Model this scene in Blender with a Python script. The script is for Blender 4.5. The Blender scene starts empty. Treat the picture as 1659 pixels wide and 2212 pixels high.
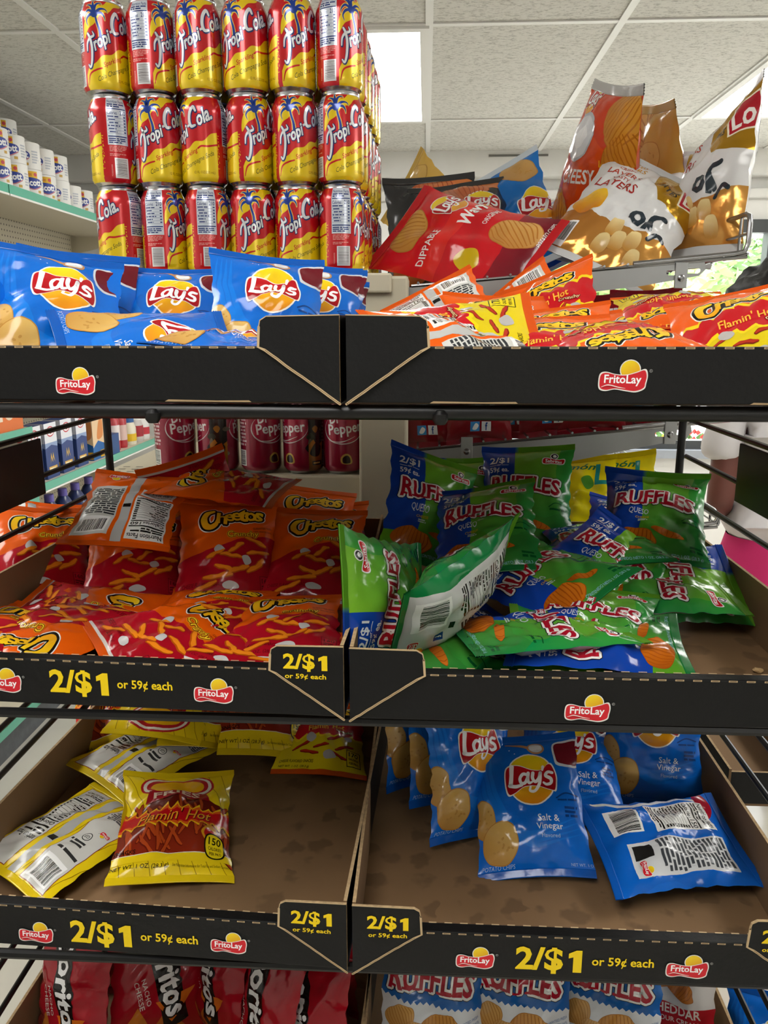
import bpy, bmesh, math, random
import numpy as np
from mathutils import Vector, Matrix, Quaternion
from mathutils.geometry import tessellate_polygon

SC = bpy.context.scene
COL = SC.collection
PI = math.pi

# ------------------------------------------------------------------ camera
# world axes follow the store: +Y runs down the aisle, +Z up, the lens is 1.5 m above the floor
FPX, CX, CY = 1720.0, 829.5, 1106.0          # focal length and centre for the 1659 x 2212 frame
YH, VX = 705.0, 920.0                        # where the aisle lines meet
PITCH = math.atan((CY - YH) / FPX)
YAW = math.atan((VX - CX) / (FPX * math.cos(PITCH) + (CY - YH) * math.sin(PITCH)))
CAM = np.array([0.0, 0.0, 1.5])
cam = bpy.data.cameras.new('camera')
cam.sensor_fit = 'VERTICAL'
cam.sensor_height = 36.0
cam.lens = FPX / 2212.0 * 36.0
cam.clip_start = 0.02
camo = bpy.data.objects.new('camera', cam)
camo.location = CAM
camo.rotation_euler = (PI / 2 - PITCH, 0, YAW)
COL.objects.link(camo)
SC.camera = camo

# ------------------------------------------------------------------ view, world, lights
SC.view_settings.view_transform = 'Standard'
SC.view_settings.look = 'None'
SC.view_settings.gamma = 1.0
SC.view_settings.use_curve_mapping = False
SC.view_settings.exposure = 0.22
SC.cycles.max_bounces = 7
SC.cycles.diffuse_bounces = 3
SC.cycles.glossy_bounces = 3
SC.cycles.transmission_bounces = 4
SC.cycles.sample_clamp_indirect = 6.0
SC.cycles.caustics_reflective = False
SC.cycles.caustics_refractive = False

PANEL_POWER = 9.0        # the ceiling light panels
SKY_POWER = 7.0          # daylight outside the window
wd = bpy.data.worlds.new('sky')
SC.world = wd
wd.use_nodes = True
_n = wd.node_tree.nodes
_n['Background'].inputs[0].default_value = (0.93, 0.97, 1.0, 1)
_n['Background'].inputs[1].default_value = SKY_POWER
sun = bpy.data.lights.new('sun', 'SUN')
sun.energy = 3.0
sun.angle = math.radians(2)
suno = bpy.data.objects.new('sun', sun)
suno.rotation_euler = (math.radians(38), 0, math.radians(160))
COL.objects.link(suno)
# ------------------------------------------------------------------ small helpers
_c, _s = math.cos(YAW), math.sin(YAW)
_fh = np.array([-_s, _c, 0.0])
RIGHT = np.array([_c, _s, 0.0])
FWD = _fh * math.cos(PITCH) + np.array([0, 0, -math.sin(PITCH)])
UP = _fh * math.sin(PITCH) + np.array([0, 0, math.cos(PITCH)])


def ray(px, py):
    return RIGHT * ((px - CX) / FPX) + UP * ((CY - py) / FPX) + FWD


def at(px, py, Y):
    d = ray(px, py)
    return CAM + d * (Y / d[1])


def atz(px, py, Z):
    d = ray(px, py)
    return CAM + d * ((Z - 1.5) / d[2])


def lin(c):
    """'#rrggbb' or an (r, g, b) of 0-255 numbers to linear floats"""
    if isinstance(c, str):
        c = c.lstrip('#')
        c = tuple(int(c[i:i + 2], 16) for i in (0, 2, 4))
    return tuple(((v / 255 / 12.92) if v / 255 <= 0.04045 else ((v / 255 + 0.055) / 1.055) ** 2.4) for v in c)


def tag(o, label=None, cat=None, group=None, kind=None):
    if label:
        o['label'] = label
    if cat:
        o['category'] = cat
    if group:
        o['group'] = group
    if kind:
        o['kind'] = kind
    return o


def empty(name, loc=(0, 0, 0), rz=0.0, **kw):
    o = bpy.data.objects.new(name, None)
    COL.objects.link(o)
    o.location = loc
    o.rotation_euler = (0, 0, rz)
    o.empty_display_size = 0.02
    return tag(o, **kw)


# ------------------------------------------------------------------ materials (all node-based)
MATS = {}


def mat(name, color=(0.8, 0.8, 0.8), rough=0.5, metal=0.0, coat=0.0, var=0.0, vscale=8.0, bump=0.0, bscale=60.0,
        emit=0.0, alpha=None, attr=False, spec=0.5, trans=0.0, stain=None):
    if name in MATS:
        return MATS[name]
    if isinstance(color, str):
        color = lin(color)
    m = bpy.data.materials.new(name)
    m.use_nodes = True
    nt = m.node_tree
    b = nt.nodes['Principled BSDF']
    b.inputs['Base Color'].default_value = (*color, 1)
    b.inputs['Roughness'].default_value = rough
    b.inputs['Metallic'].default_value = metal
    b.inputs['Coat Weight'].default_value = coat
    b.inputs['Coat Roughness'].default_value = 0.12
    b.inputs['Specular IOR Level'].default_value = spec
    b.inputs['Transmission Weight'].default_value = trans
    tc = nt.nodes.new('ShaderNodeTexCoord')
    src = None
    if attr:
        a = nt.nodes.new('ShaderNodeAttribute')
        a.attribute_name = 'Col'
        src = a.outputs['Color']
        nt.links.new(a.outputs['Alpha'], b.inputs['Metallic'])
        nt.links.new(src, b.inputs['Base Color'])
    if var or stain:
        nz = nt.nodes.new('ShaderNodeTexNoise')
        nz.inputs['Scale'].default_value = vscale
        nz.inputs['Detail'].default_value = 4
        nt.links.new(tc.outputs['Object'], nz.inputs['Vector'])
        mx = nt.nodes.new('ShaderNodeMixRGB')
        rp = nt.nodes.new('ShaderNodeMapRange')
        rp.inputs['From Min'].default_value = 0.35
        rp.inputs['From Max'].default_value = 0.65
        nt.links.new(nz.outputs['Fac'], rp.inputs['Value'])
        nt.links.new(rp.outputs['Result'], mx.inputs['Fac'])
        k = 1 - var
        mx.inputs['Color1'].default_value = (*color, 1)
        mx.inputs['Color2'].default_value = (*(c * k for c in color), 1)
        out = mx.outputs['Color']
        if stain:
            vo = nt.nodes.new('ShaderNodeTexVoronoi')
            vo.inputs['Scale'].default_value = stain[1]
            n2 = nt.nodes.new('ShaderNodeTexNoise')
            n2.inputs['Scale'].default_value = stain[1] * 1.2
            mv = nt.nodes.new('ShaderNodeMixRGB')
            mv.inputs['Fac'].default_value = 0.035
            nt.links.new(tc.outputs['Object'], n2.inputs['Vector'])
            nt.links.new(tc.outputs['Object'], mv.inputs['Color1'])
            nt.links.new(n2.outputs['Color'], mv.inputs['Color2'])
            nt.links.new(mv.outputs['Color'], vo.inputs['Vector'])
            r2 = nt.nodes.new('ShaderNodeMapRange')
            r2.inputs['From Min'].default_value = 0.3
            r2.inputs['From Max'].default_value = 0.46
            r2.inputs['To Min'].default_value = 1.0
            r2.inputs['To Max'].default_value = 0.0
            nt.links.new(vo.outputs['Distance'], r2.inputs['Value'])
            # only some cells carry a spot
            r3 = nt.nodes.new('ShaderNodeMath')
            r3.operation = 'GREATER_THAN'
            sp = nt.nodes.new('ShaderNodeSeparateColor')
            nt.links.new(vo.outputs['Color'], sp.inputs['Color'])
            nt.links.new(sp.outputs[0], r3.inputs[0])
            r3.inputs[1].default_value = 0.45
            r4 = nt.nodes.new('ShaderNodeMath')
            r4.operation = 'MULTIPLY'
            nt.links.new(r2.outputs['Result'], r4.inputs[0])
            nt.links.new(r3.outputs[0], r4.inputs[1])
            m3 = nt.nodes.new('ShaderNodeMixRGB')
            nt.links.new(r4.outputs[0], m3.inputs['Fac'])
            nt.links.new(out, m3.inputs['Color1'])
            m3.inputs['Color2'].default_value = (*(c * stain[0] for c in color), 1)
            out = m3.outputs['Color']
        nt.links.new(out, b.inputs['Base Color'])
    if bump:
        nb = nt.nodes.new('ShaderNodeTexNoise')
        nb.inputs['Scale'].default_value = bscale
        nb.inputs['Detail'].default_value = 3
        nt.links.new(tc.outputs['Object'], nb.inputs['Vector'])
        bp = nt.nodes.new('ShaderNodeBump')
        bp.inputs['Strength'].default_value = bump
        bp.inputs['Distance'].default_value = 0.002
        nt.links.new(nb.outputs['Fac'], bp.inputs['Height'])
        nt.links.new(bp.outputs['Normal'], b.inputs['Normal'])
    if emit:
        b.inputs['Emission Color'].default_value = (*color, 1)
        b.inputs['Emission Strength'].default_value = emit
    MATS[name] = m
    return m


FILM = mat('printed_film', rough=0.16, attr=True, coat=0.0, spec=0.42, bump=0.16, bscale=70)
CARD = mat('printed_card', rough=0.55, attr=True, bump=0.15, bscale=220, spec=0.35)
PRINT = mat('printed_paper', rough=0.5, attr=True, bump=0.05)
CANP = mat('printed_can', rough=0.22, attr=True, coat=0.6, bump=0.01)


# ------------------------------------------------------------------ plain meshes
class MB:
    """collects boxes, bars, tubes and lathes and links them as ONE mesh object"""

    def __init__(s):
        s.v, s.f = [], []

    def add(s, vs, fs):
        o = len(s.v)
        s.v += [tuple(map(float, p)) for p in vs]
        s.f += [tuple(i + o for i in f) for f in fs]
        return s

    def box(s, x0, x1, y0, y1, z0, z1):
        vs = [(x, y, z) for z in (z0, z1) for y in (y0, y1) for x in (x0, x1)]
        return s.add(vs, [(0, 2, 3, 1), (4, 5, 7, 6), (0, 1, 5, 4), (2, 6, 7, 3), (0, 4, 6, 2), (1, 3, 7, 5)])

    def tube(s, pts, r, n=8, closed=False):
        P = [np.array(p, float) for p in pts]
        rings = []
        N = len(P)
        prev = None
        for i in range(N):
            if closed:
                d = P[(i + 1) % N] - P[i - 1]
            else:
                d = P[min(i + 1, N - 1)] - P[max(i - 1, 0)]
            d = d / (np.linalg.norm(d) + 1e-12)
            if prev is None:
                a = np.cross(d, (0, 0, 1) if abs(d[2]) < 0.9 else (1, 0, 0))
            else:
                a = prev - d * prev.dot(d)
            a /= np.linalg.norm(a) + 1e-12
            prev = a
            b = np.cross(d, a)
            rr = r[i] if hasattr(r, '__len__') else r
            rings.append([P[i] + rr * (math.cos(2 * PI * k / n) * a + math.sin(2 * PI * k / n) * b) for k in range(n)])
        vs = [p for R in rings for p in R]
        fs = []
        for i in range(N if closed else N - 1):
            j = (i + 1) % N
            for k in range(n):
                l = (k + 1) % n
                fs.append((i * n + k, i * n + l, j * n + l, j * n + k))
        if not closed:
            fs.append(tuple(range(n))[::-1])
            fs.append(tuple((N - 1) * n + k for k in range(n)))
        return s.add(vs, fs)

    def lathe(s, prof, n=24, c=(0, 0, 0), capb=True, capt=True):
        vs = []
        for r, z in prof:
            for k in range(n):
                a = 2 * PI * k / n
                vs.append((c[0] + r * math.cos(a), c[1] + r * math.sin(a), c[2] + z))
        fs = []
        for i in range(len(prof) - 1):
            for k in range(n):
                l = (k + 1) % n
                fs.append((i * n + k, i * n + l, (i + 1) * n + l, (i + 1) * n + k))
        if capb:
            fs.append(tuple(range(n))[::-1])
        if capt:
            fs.append(tuple((len(prof) - 1) * n + k for k in range(n)))
        return s.add(vs, fs)

    def prism(s, poly, axis, a, b):
        """extrude a 2D outline between a and b along axis ('x': poly is (y, z); 'y': (x, z); 'z': (x, y))"""
        n = len(poly)

        def P(p, h):
            return {'x': (h, p[0], p[1]), 'y': (p[0], h, p[1]), 'z': (p[0], p[1], h)}[axis]
        vs = [P(p, a) for p in poly] + [P(p, b) for p in poly]
        fs = [tuple(range(n)), tuple(range(2 * n - 1, n - 1, -1))]
        fs += [(i, i + n, (i + 1) % n + n, (i + 1) % n) for i in range(n)]
        return s.add(vs, fs)

    def build(s, name, material, parent=None, smooth=False, bevel=0.0, fix=True):
        me = bpy.data.meshes.new(name)
        me.from_pydata(s.v, [], s.f)
        if fix or bevel:
            bm = bmesh.new()
            bm.from_mesh(me)
            bmesh.ops.recalc_face_normals(bm, faces=bm.faces)
            if bevel:
                es = [e for e in bm.edges if e.calc_face_angle(0) > 0.6]
                bmesh.ops.bevel(bm, geom=es, offset=bevel, segments=2, affect='EDGES', profile=0.5)
            bm.to_mesh(me)
            bm.free()
        if isinstance(material, (list, tuple)):
            for m in material:
                me.materials.append(m)
        else:
            me.materials.append(material)
        if smooth:
            me.polygons.foreach_set('use_smooth', [True] * len(me.polygons))
            try:
                me.set_sharp_from_angle(angle=math.radians(40))
            except Exception:
                pass
        o = bpy.data.objects.new(name, me)
        COL.objects.link(o)
        if parent:
            o.parent = parent
        return o


def copy_tree(o, parent=None):
    c = o.copy()
    COL.objects.link(c)
    if parent:
        c.parent = parent
    for ch in [x for x in SC.objects if x.parent == o and x != c]:
        copy_tree(ch, c)
    return c


def raw_mesh(name, V, T, C=None, N=None, material=None, parent=None, smooth=True):
    """triangles from arrays: V (n,3), T (m,3), C (n,4) colours, N (n,3) normals"""
    me = bpy.data.meshes.new(name)
    n, m = len(V), len(T)
    me.vertices.add(n)
    me.vertices.foreach_set('co', np.asarray(V, np.float32).ravel())
    me.loops.add(3 * m)
    me.loops.foreach_set('vertex_index', np.asarray(T, np.int32).ravel())
    me.polygons.add(m)
    me.polygons.foreach_set('loop_start', np.arange(0, 3 * m, 3, dtype=np.int32))
    me.polygons.foreach_set('use_smooth', np.full(m, smooth))
    me.update(calc_edges=True)
    if C is not None:
        a = me.attributes.new('Col', 'FLOAT_COLOR', 'POINT')
        a.data.foreach_set('color', np.asarray(C, np.float32).ravel())
    if N is not None:
        me.normals_split_custom_set_from_vertices(np.asarray(N, np.float32))
    if material:
        me.materials.append(material)
    o = bpy.data.objects.new(name, me)
    COL.objects.link(o)
    if parent:
        o.parent = parent
    return o


# ------------------------------------------------------------------ printed artwork: flat coloured shapes, later laid on a surface
_TXT = {}


def glyphs(s, shear=0.0, off=0.0, res=2):
    key = (s, shear, off, res)
    if key not in _TXT:
        c = bpy.data.curves.new('lettering', 'FONT')
        c.body = s
        c.size = 1.0
        c.shear = shear
        c.offset = off
        c.resolution_u = res
        o = bpy.data.objects.new('lettering', c)
        me = bpy.data.meshes.new_from_object(o)
        me.calc_loop_triangles()
        V = np.array([v.co[:2] for v in me.vertices], float).reshape(-1, 2)
        T = np.array([t.vertices[:] for t in me.loop_triangles], int).reshape(-1, 3)
        bpy.data.objects.remove(o)
        bpy.data.curves.remove(c)
        bpy.data.meshes.remove(me)
        _TXT[key] = (V, T)
    V, T = _TXT[key]
    return V.copy(), T.copy()


def spline(pts, n=6, closed=False):
    P = np.array(pts, float)
    N = len(P)
    if N < 3 and not closed:
        return P
    out = []
    rng = range(N) if closed else range(N - 1)
    for i in rng:
        p1, p2 = P[i], P[(i + 1) % N]
        p0 = P[i - 1] if (closed or i > 0) else 2 * p1 - p2
        p3 = P[(i + 2) % N] if (closed or i + 2 < N) else 2 * p2 - p1
        for k in range(n):
            t = k / n
            out.append(0.5 * ((2 * p1) + (-p0 + p2) * t + (2 * p0 - 5 * p1 + 4 * p2 - p3) * t * t
                              + (-p0 + 3 * p1 - 3 * p2 + p3) * t ** 3))
    if not closed:
        out.append(P[-1])
    return np.array(out)


def grad(p0, p1, c0, c1):
    return ('g', p0, p1, c0, c1)


class Art:
    def __init__(s):
        s.V, s.C, s.L = [], [], []       # triangle soup, one entry per shape: (m,3,2), (m,3,4), layer (m,)

    def tris(s, V, T, col, layer, metal=0.0):
        V = np.asarray(V, float)
        T = np.asarray(T, int)
        if len(T) == 0:
            return s
        P = V[T]
        if isinstance(col, tuple) and len(col) == 5 and col[0] == 'g':
            a, b = np.array(col[1], float), np.array(col[2], float)
            d = b - a
            t = np.clip(((P - a) @ d) / d.dot(d), 0, 1)[..., None]
            c = (1 - t) * np.array(lin(col[3])) + t * np.array(lin(col[4]))
        else:
            c = np.broadcast_to(np.array(lin(col)), P.shape[:2] + (3,))
        C = np.concatenate([c, np.full(c.shape[:2] + (1,), metal)], -1)
        s.V.append(P)
        s.C.append(C)
        s.L.append(np.full(len(T), layer, float))
        return s

    def poly(s, pts, col, layer=1, metal=0.0):
        pts = [tuple(map(float, p)) for p in pts]
        T = tessellate_polygon([[Vector((p[0], p[1], 0)) for p in pts]])
        return s.tris(pts, T, col, layer, metal)

    def rect(s, x0, y0, x1, y1, col, layer=1, metal=0.0, rot=0.0):
        P = np.array([(x0, y0), (x1, y0), (x1, y1), (x0, y1)], float)
        if rot:
            c = P.mean(0)
            r = math.radians(rot)
            P = (P - c) @ np.array([[math.cos(r), math.sin(r)], [-math.sin(r), math.cos(r)]]) + c
        return s.tris(P, [(0, 1, 2), (0, 2, 3)], col, layer, metal)

    def ell(s, cx, cy, rx, ry, col, layer=1, metal=0.0, rot=0.0, n=28, a0=0, a1=360):
        a = np.radians(np.linspace(a0, a1, n + 1))
        r = math.radians(rot)
        x, y = rx * np.cos(a), ry * np.sin(a)
        P = np.stack([cx + x * math.cos(r) - y * math.sin(r), cy + x * math.sin(r) + y * math.cos(r)], 1)
        P = np.vstack([[(cx, cy)], P])
        return s.tris(P, [(0, i, i + 1) for i in range(1, n + 1)], col, layer, metal)

    def blob(s, pts, col, layer=1, metal=0.0, n=5):
        return s.poly(spline(pts, n, True), col, layer, metal)

    def line(s, pts, w, col, layer=1, smooth=True, metal=0.0, n=6, cap=True):
        P = spline(pts, n) if smooth and len(pts) > 2 else np.array(pts, float)
        N = len(P)
        W = np.interp(np.linspace(0, 1, N), np.linspace(0, 1, len(w)), w) if hasattr(w, '__len__') else np.full(N, w)
        d = np.gradient(P, axis=0)
        d /= np.linalg.norm(d, axis=1)[:, None] + 1e-9
        q = np.stack([-d[:, 1], d[:, 0]], 1) * (W / 2)[:, None]
        V = np.vstack([P + q, P - q])
        T = []
        for i in range(N - 1):
            T += [(i, N + i, N + i + 1), (i, N + i + 1, i + 1)]
        s.tris(V, T, col, layer, metal)
        if cap:
            for i in (0, -1):
                if W[i] > 0.05:
                    s.ell(P[i][0], P[i][1], W[i] / 2, W[i] / 2, col, layer, metal, n=10)
        return s

    def outline(s, V, T, r, col, layer, metal=0.0):
        """a band of half-width r along the outer edges of some triangles, plus the triangles themselves"""
        s.tris(V, T, col, layer, metal)
        E = {}
        for t in T:
            for a, b in ((t[0], t[1]), (t[1], t[2]), (t[2], t[0])):
                k = (min(a, b), max(a, b))
                E[k] = E.get(k, 0) + 1
        Vs, Ts = [], []
        for (a, b), c in E.items():
            if c != 1:
                continue
            p, q = V[a], V[b]
            d = q - p
            l = math.hypot(*d)
            if l < 1e-9:
                continue
            d = d / l
            m = np.array([-d[1], d[0]])
            o = len(Vs)
            k = r * 0.5
            # an elongated hexagon around the edge
            Vs += [p + m * r - d * k * .3, p - d * r, p - m * r - d * k * .3, q - m * r + d * k * .3, q + d * r, q + m * r + d * k * .3]
            Ts += [(o, o + i, o + i + 1) for i in range(1, 5)]
        if Ts:
            s.tris(np.array(Vs), np.array(Ts), col, layer, metal)
        return s

    def text(s, t, x, y, w=None, h=None, col='#ffffff', layer=2, rot=0.0, shear=0.0, off=0.0, align='c', out=None,
             out2=None, warp=None, metal=0.0, res=2, shadow=None):
        """letters fitted to a w x h box; (x, y) is the middle of the box ('c') or its left middle ('l')"""
        V, T = glyphs(t, shear, off, res)
        if len(V) == 0:
            return s
        lo, hi = V.min(0), V.max(0)
        sz = hi - lo
        sx = w / sz[0] if w else None
        sy = h / sz[1] if h else None
        sx = sx or sy
        sy = sy or sx
        V = (V - (lo + hi) / 2) * (sx, sy)
        if align == 'l':
            V[:, 0] += sz[0] * sx / 2
        if warp:
            V = warp(V)
        r = math.radians(rot)
        V = V @ np.array([[math.cos(r), math.sin(r)], [-math.sin(r), math.cos(r)]]) + (x, y)
        if shadow:
            s.tris(V + shadow[1], T, shadow[0], layer - 0.5, metal)
        if out2:
            s.outline(V, T, out2[1], out2[0], layer - 1.0)
        if out:
            s.outline(V, T, out[1], out[0], layer - 0.5)
        return s.tris(V, T, col, layer, metal)

    def place(s, other, x, y, sc=1.0, rot=0.0, dl=0.0, mirror=False):
        """another piece of artwork, moved here"""
        r = math.radians(rot)
        R = np.array([[math.cos(r), math.sin(r)], [-math.sin(r), math.cos(r)]])
        sx = np.array([-sc, sc]) if mirror else sc
        for V, C, L in zip(other.V, other.C, other.L):
            s.V.append((V * sx) @ R + (x, y))
            s.C.append(C)
            s.L.append(L + dl)
        return s

    def soup(s):
        if not s.V:
            return np.zeros((0, 3, 2)), np.zeros((0, 3, 4)), np.zeros(0)
        return np.concatenate(s.V), np.concatenate(s.C), np.concatenate(s.L)

    def ids(s):
        return np.concatenate([np.full(len(v), i, float) for i, v in enumerate(s.V)]) if s.V else np.zeros(0)


def _split(D, f):
    """split a triangle soup D (m,3,k; columns 0-1 are u,v) at every whole number of f(u,v)"""
    done = []
    for _ in range(400):
        if len(D) == 0:
            break
        F = f(D[..., 0], D[..., 1])
        F = np.where(np.abs(F - np.round(F)) < 1e-6, np.round(F), F)
        lo, hi = F.min(1), F.max(1)
        k = np.floor(lo + 1e-9) + 1
        cross = hi > k + 1e-7
        done.append(D[~cross])
        D, F, k = D[cross], F[cross], k[cross]
        if len(D) == 0:
            break
        o = np.argsort(F, 1)
        i = np.arange(len(D))
        A, B, Cc = D[i, o[:, 0]], D[i, o[:, 1]], D[i, o[:, 2]]
        fa, fb, fc = F[i, o[:, 0]], F[i, o[:, 1]], F[i, o[:, 2]]
        q = A + (Cc - A) * ((k - fa) / (fc - fa))[:, None]
        low = fb <= k
        ps = []
        if low.any():
            a, b, c, qq = A[low], B[low], Cc[low], q[low]
            p = b + (c - b) * np.clip(((k - fb) / np.maximum(fc - fb, 1e-12))[low], 0, 1)[:, None]
            ps += [np.stack([a, b, p], 1), np.stack([a, p, qq], 1), np.stack([qq, p, c], 1)]
        if (~low).any():
            m = ~low
            a, b, c, qq = A[m], B[m], Cc[m], q[m]
            p = a + (b - a) * ((k - fa) / np.maximum(fb - fa, 1e-12))[m][:, None]
            ps += [np.stack([a, p, qq], 1), np.stack([p, b, c], 1), np.stack([p, c, qq], 1)]
        D = np.concatenate(ps)
        e1, e2 = D[:, 1, :2] - D[:, 0, :2], D[:, 2, :2] - D[:, 0, :2]
        ar = np.abs(e1[:, 0] * e2[:, 1] - e1[:, 1] * e2[:, 0])
        D = D[ar > 1e-7]
    return np.concatenate(done) if done else D


class Sheet:
    """artwork cut along a grid so that it can be laid on any surface given as that grid"""

    def __init__(s, art, x0, x1, y0, y1, nx, ny):
        V, C, L = art.soup()
        s.nx, s.ny = nx, ny
        D = np.concatenate([V, C, np.broadcast_to(L[:, None, None], V.shape[:2] + (1,)),
                            np.broadcast_to(art.ids()[:, None, None], V.shape[:2] + (1,))], -1) if len(V) else np.zeros((0, 3, 8))
        if len(D):
            D = D.copy()
            D[..., 0] = (D[..., 0] - x0) / (x1 - x0) * nx
            D[..., 1] = (D[..., 1] - y0) / (y1 - y0) * ny
            D = _split(D, lambda u, v: u)
            c = D[..., 0].mean(1)
            D = D[(c > 0) & (c < nx)]
            D = _split(D, lambda u, v: v)
            c = D[..., 1].mean(1)
            D = D[(c > 0) & (c < ny)]
            D = _split(D, lambda u, v: u - v)
            e1, e2 = D[:, 1, :2] - D[:, 0, :2], D[:, 2, :2] - D[:, 0, :2]
            ar = e1[:, 0] * e2[:, 1] - e1[:, 1] * e2[:, 0]
            D = D[np.abs(ar) > 1e-5]
            ar = ar[np.abs(ar) > 1e-5]
            D[ar < 0] = D[ar < 0][:, ::-1]
            D = s._tidy(D, np.abs(ar))
        flat = np.round(D[..., :7].reshape(-1, 7), 5)
        s.P, inv = np.unique(flat, axis=0, return_inverse=True) if len(flat) else (flat, np.zeros(0, int))
        s.T = inv.reshape(-1, 3)

    def _tidy(s, D, ar):
        """join the pieces of a shape that fill a whole grid triangle, and drop what lies wholly under such a piece"""
        c = D[..., :2].mean(1)
        i = np.clip(np.floor(c[:, 0]).astype(int), 0, s.nx - 1)
        j = np.clip(np.floor(c[:, 1]).astype(int), 0, s.ny - 1)
        low = (c[:, 0] - i) >= (c[:, 1] - j)
        cell = (i * s.ny + j) * 2 + (~low)
        pid = D[:, 0, 7].astype(int)
        key = cell * 100000 + pid
        uk, inv = np.unique(key, return_inverse=True)
        inv = inv.ravel()
        tot = np.bincount(inv, ar)
        full = np.abs(tot - 1.0) < 2e-3            # twice the area of a half cell is 1
        out, top = [], {}
        order = np.argsort(inv, kind='stable')
        st = np.searchsorted(inv[order], np.arange(len(uk) + 1))
        keep = np.ones(len(D), bool)
        for q in np.nonzero(full)[0]:
            idx = order[st[q]:st[q + 1]]
            cl = uk[q] // 100000
            ci, cj, up = cl // 2 // s.ny, cl // 2 % s.ny, cl % 2
            cor = [(ci, cj), (ci + 1, cj + 1), (ci, cj + 1)] if up else [(ci, cj), (ci + 1, cj), (ci + 1, cj + 1)]
            P = D[idx].reshape(-1, 8)
            tri = []
            for x, y in cor:
                d = np.abs(P[:, 0] - x) + np.abs(P[:, 1] - y)
                m = d.argmin()
                if d[m] > 1e-3:
                    break
                tri.append(P[m])
            if len(tri) < 3:
                continue
            keep[idx] = False
            out.append(np.array(tri))
            L = P[0, 6]
            if L > top.get(cl, -1):
                top[cl] = L
        tc = np.full(s.nx * s.ny * 2, -1.0)
        for k, v in top.items():
            tc[k] = v
        keep &= D[:, 0, 6] >= tc[cell] - 1e-6
        R = [D[keep]]
        if out:
            O = np.stack(out)
            c = O[..., :2].mean(1)
            i, j = np.floor(c[:, 0]).astype(int), np.floor(c[:, 1]).astype(int)
            cl = (i * s.ny + j) * 2 + (~((c[:, 0] - i) >= (c[:, 1] - j)))
            R.append(O[O[:, 0, 6] >= tc[cl] - 1e-6])
        return np.concatenate(R)

    def lay(s, G, N, lift):
        """G, N: (nx+1, ny+1, 3) points and normals"""
        if len(s.T) == 0:
            return np.zeros((0, 3)), s.T, np.zeros((0, 4)), np.zeros((0, 3))
        u, v = s.P[:, 0], s.P[:, 1]
        i = np.clip(np.floor(u).astype(int), 0, s.nx - 1)
        j = np.clip(np.floor(v).astype(int), 0, s.ny - 1)
        a, b = (u - i)[:, None], (v - j)[:, None]

        def I(M):
            p00, p10, p01, p11 = M[i, j], M[i + 1, j], M[i, j + 1], M[i + 1, j + 1]
            return np.where(a >= b, p00 + a * (p10 - p00) + b * (p11 - p10), p00 + b * (p01 - p00) + a * (p11 - p01))
        n = I(N)
        n /= np.linalg.norm(n, axis=1)[:, None] + 1e-12
        return I(G) + n * (s.P[:, 6:7] * lift), s.T, s.P[:, 2:6], n


def grid_tris(nx, ny):
    i, j = np.meshgrid(np.arange(nx), np.arange(ny), indexing='ij')
    a = (i * (ny + 1) + j).ravel()
    b, c, d = a + ny + 1, a + ny + 2, a + 1
    return np.concatenate([np.stack([a, b, c], 1), np.stack([a, c, d], 1)])


def grid_normals(G):
    du = np.gradient(G, axis=0)
    dv = np.gradient(G, axis=1)
    n = np.cross(du, dv)
    return n / (np.linalg.norm(n, axis=-1)[..., None] + 1e-12)


def flat_art(name, art, origin, ux, uy, lift=0.0003, material=None, parent=None, scale=0.001, base=None):
    """artwork laid flat on a plane (art units are mm); base: optional (x0, y0, x1, y1, colour) backing"""
    V, C, L = art.soup()
    ux, uy = np.array(ux, float), np.array(uy, float)
    n = np.cross(ux, uy)
    e1, e2 = V[:, 1] - V[:, 0], V[:, 2] - V[:, 0]
    neg = (e1[:, 0] * e2[:, 1] - e1[:, 1] * e2[:, 0]) < 0
    V[neg] = V[neg][:, ::-1]
    C[neg] = C[neg][:, ::-1]
    P = np.array(origin) + (V[..., :1] * ux + V[..., 1:] * uy) * scale + n * (L[:, None, None] * lift)
    P = P.reshape(-1, 3)
    return raw_mesh(name, P, np.arange(len(P)).reshape(-1, 3), C.reshape(-1, 4), None, material or CARD, parent, smooth=False)


def join_arrays(parts):
    """[(V,T,C,N)] -> one"""
    o = 0
    Vs, Ts, Cs, Ns = [], [], [], []
    for V, T, C, N in parts:
        Vs.append(V)
        Ts.append(T + o)
        Cs.append(C)
        Ns.append(N)
        o += len(V)
    return np.concatenate(Vs), np.concatenate(Ts), np.concatenate(Cs), np.concatenate(Ns)
# ------------------------------------------------------------------ artwork printed on the packets, cans and trays (millimetres)
RA = random.Random(5)


def micro(a, x0, y0, x1, y1, n, col, layer=2, fill=0.62, seed=0):
    """rows of print too small to read"""
    r = random.Random(seed + n)
    dy = (y1 - y0) / n
    for i in range(n):
        x = x0
        end = x1 - (r.random() * (x1 - x0) * (0.5 if i == n - 1 else 0.12))
        y = y1 - (i + 0.5) * dy
        while x < end:
            w = min(r.uniform(1.2, 5) * dy * 0.8, end - x)
            a.rect(x, y - dy * fill / 2, x + w, y + dy * fill / 2, col, layer)
            x += w + dy * 0.4
    return a


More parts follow.
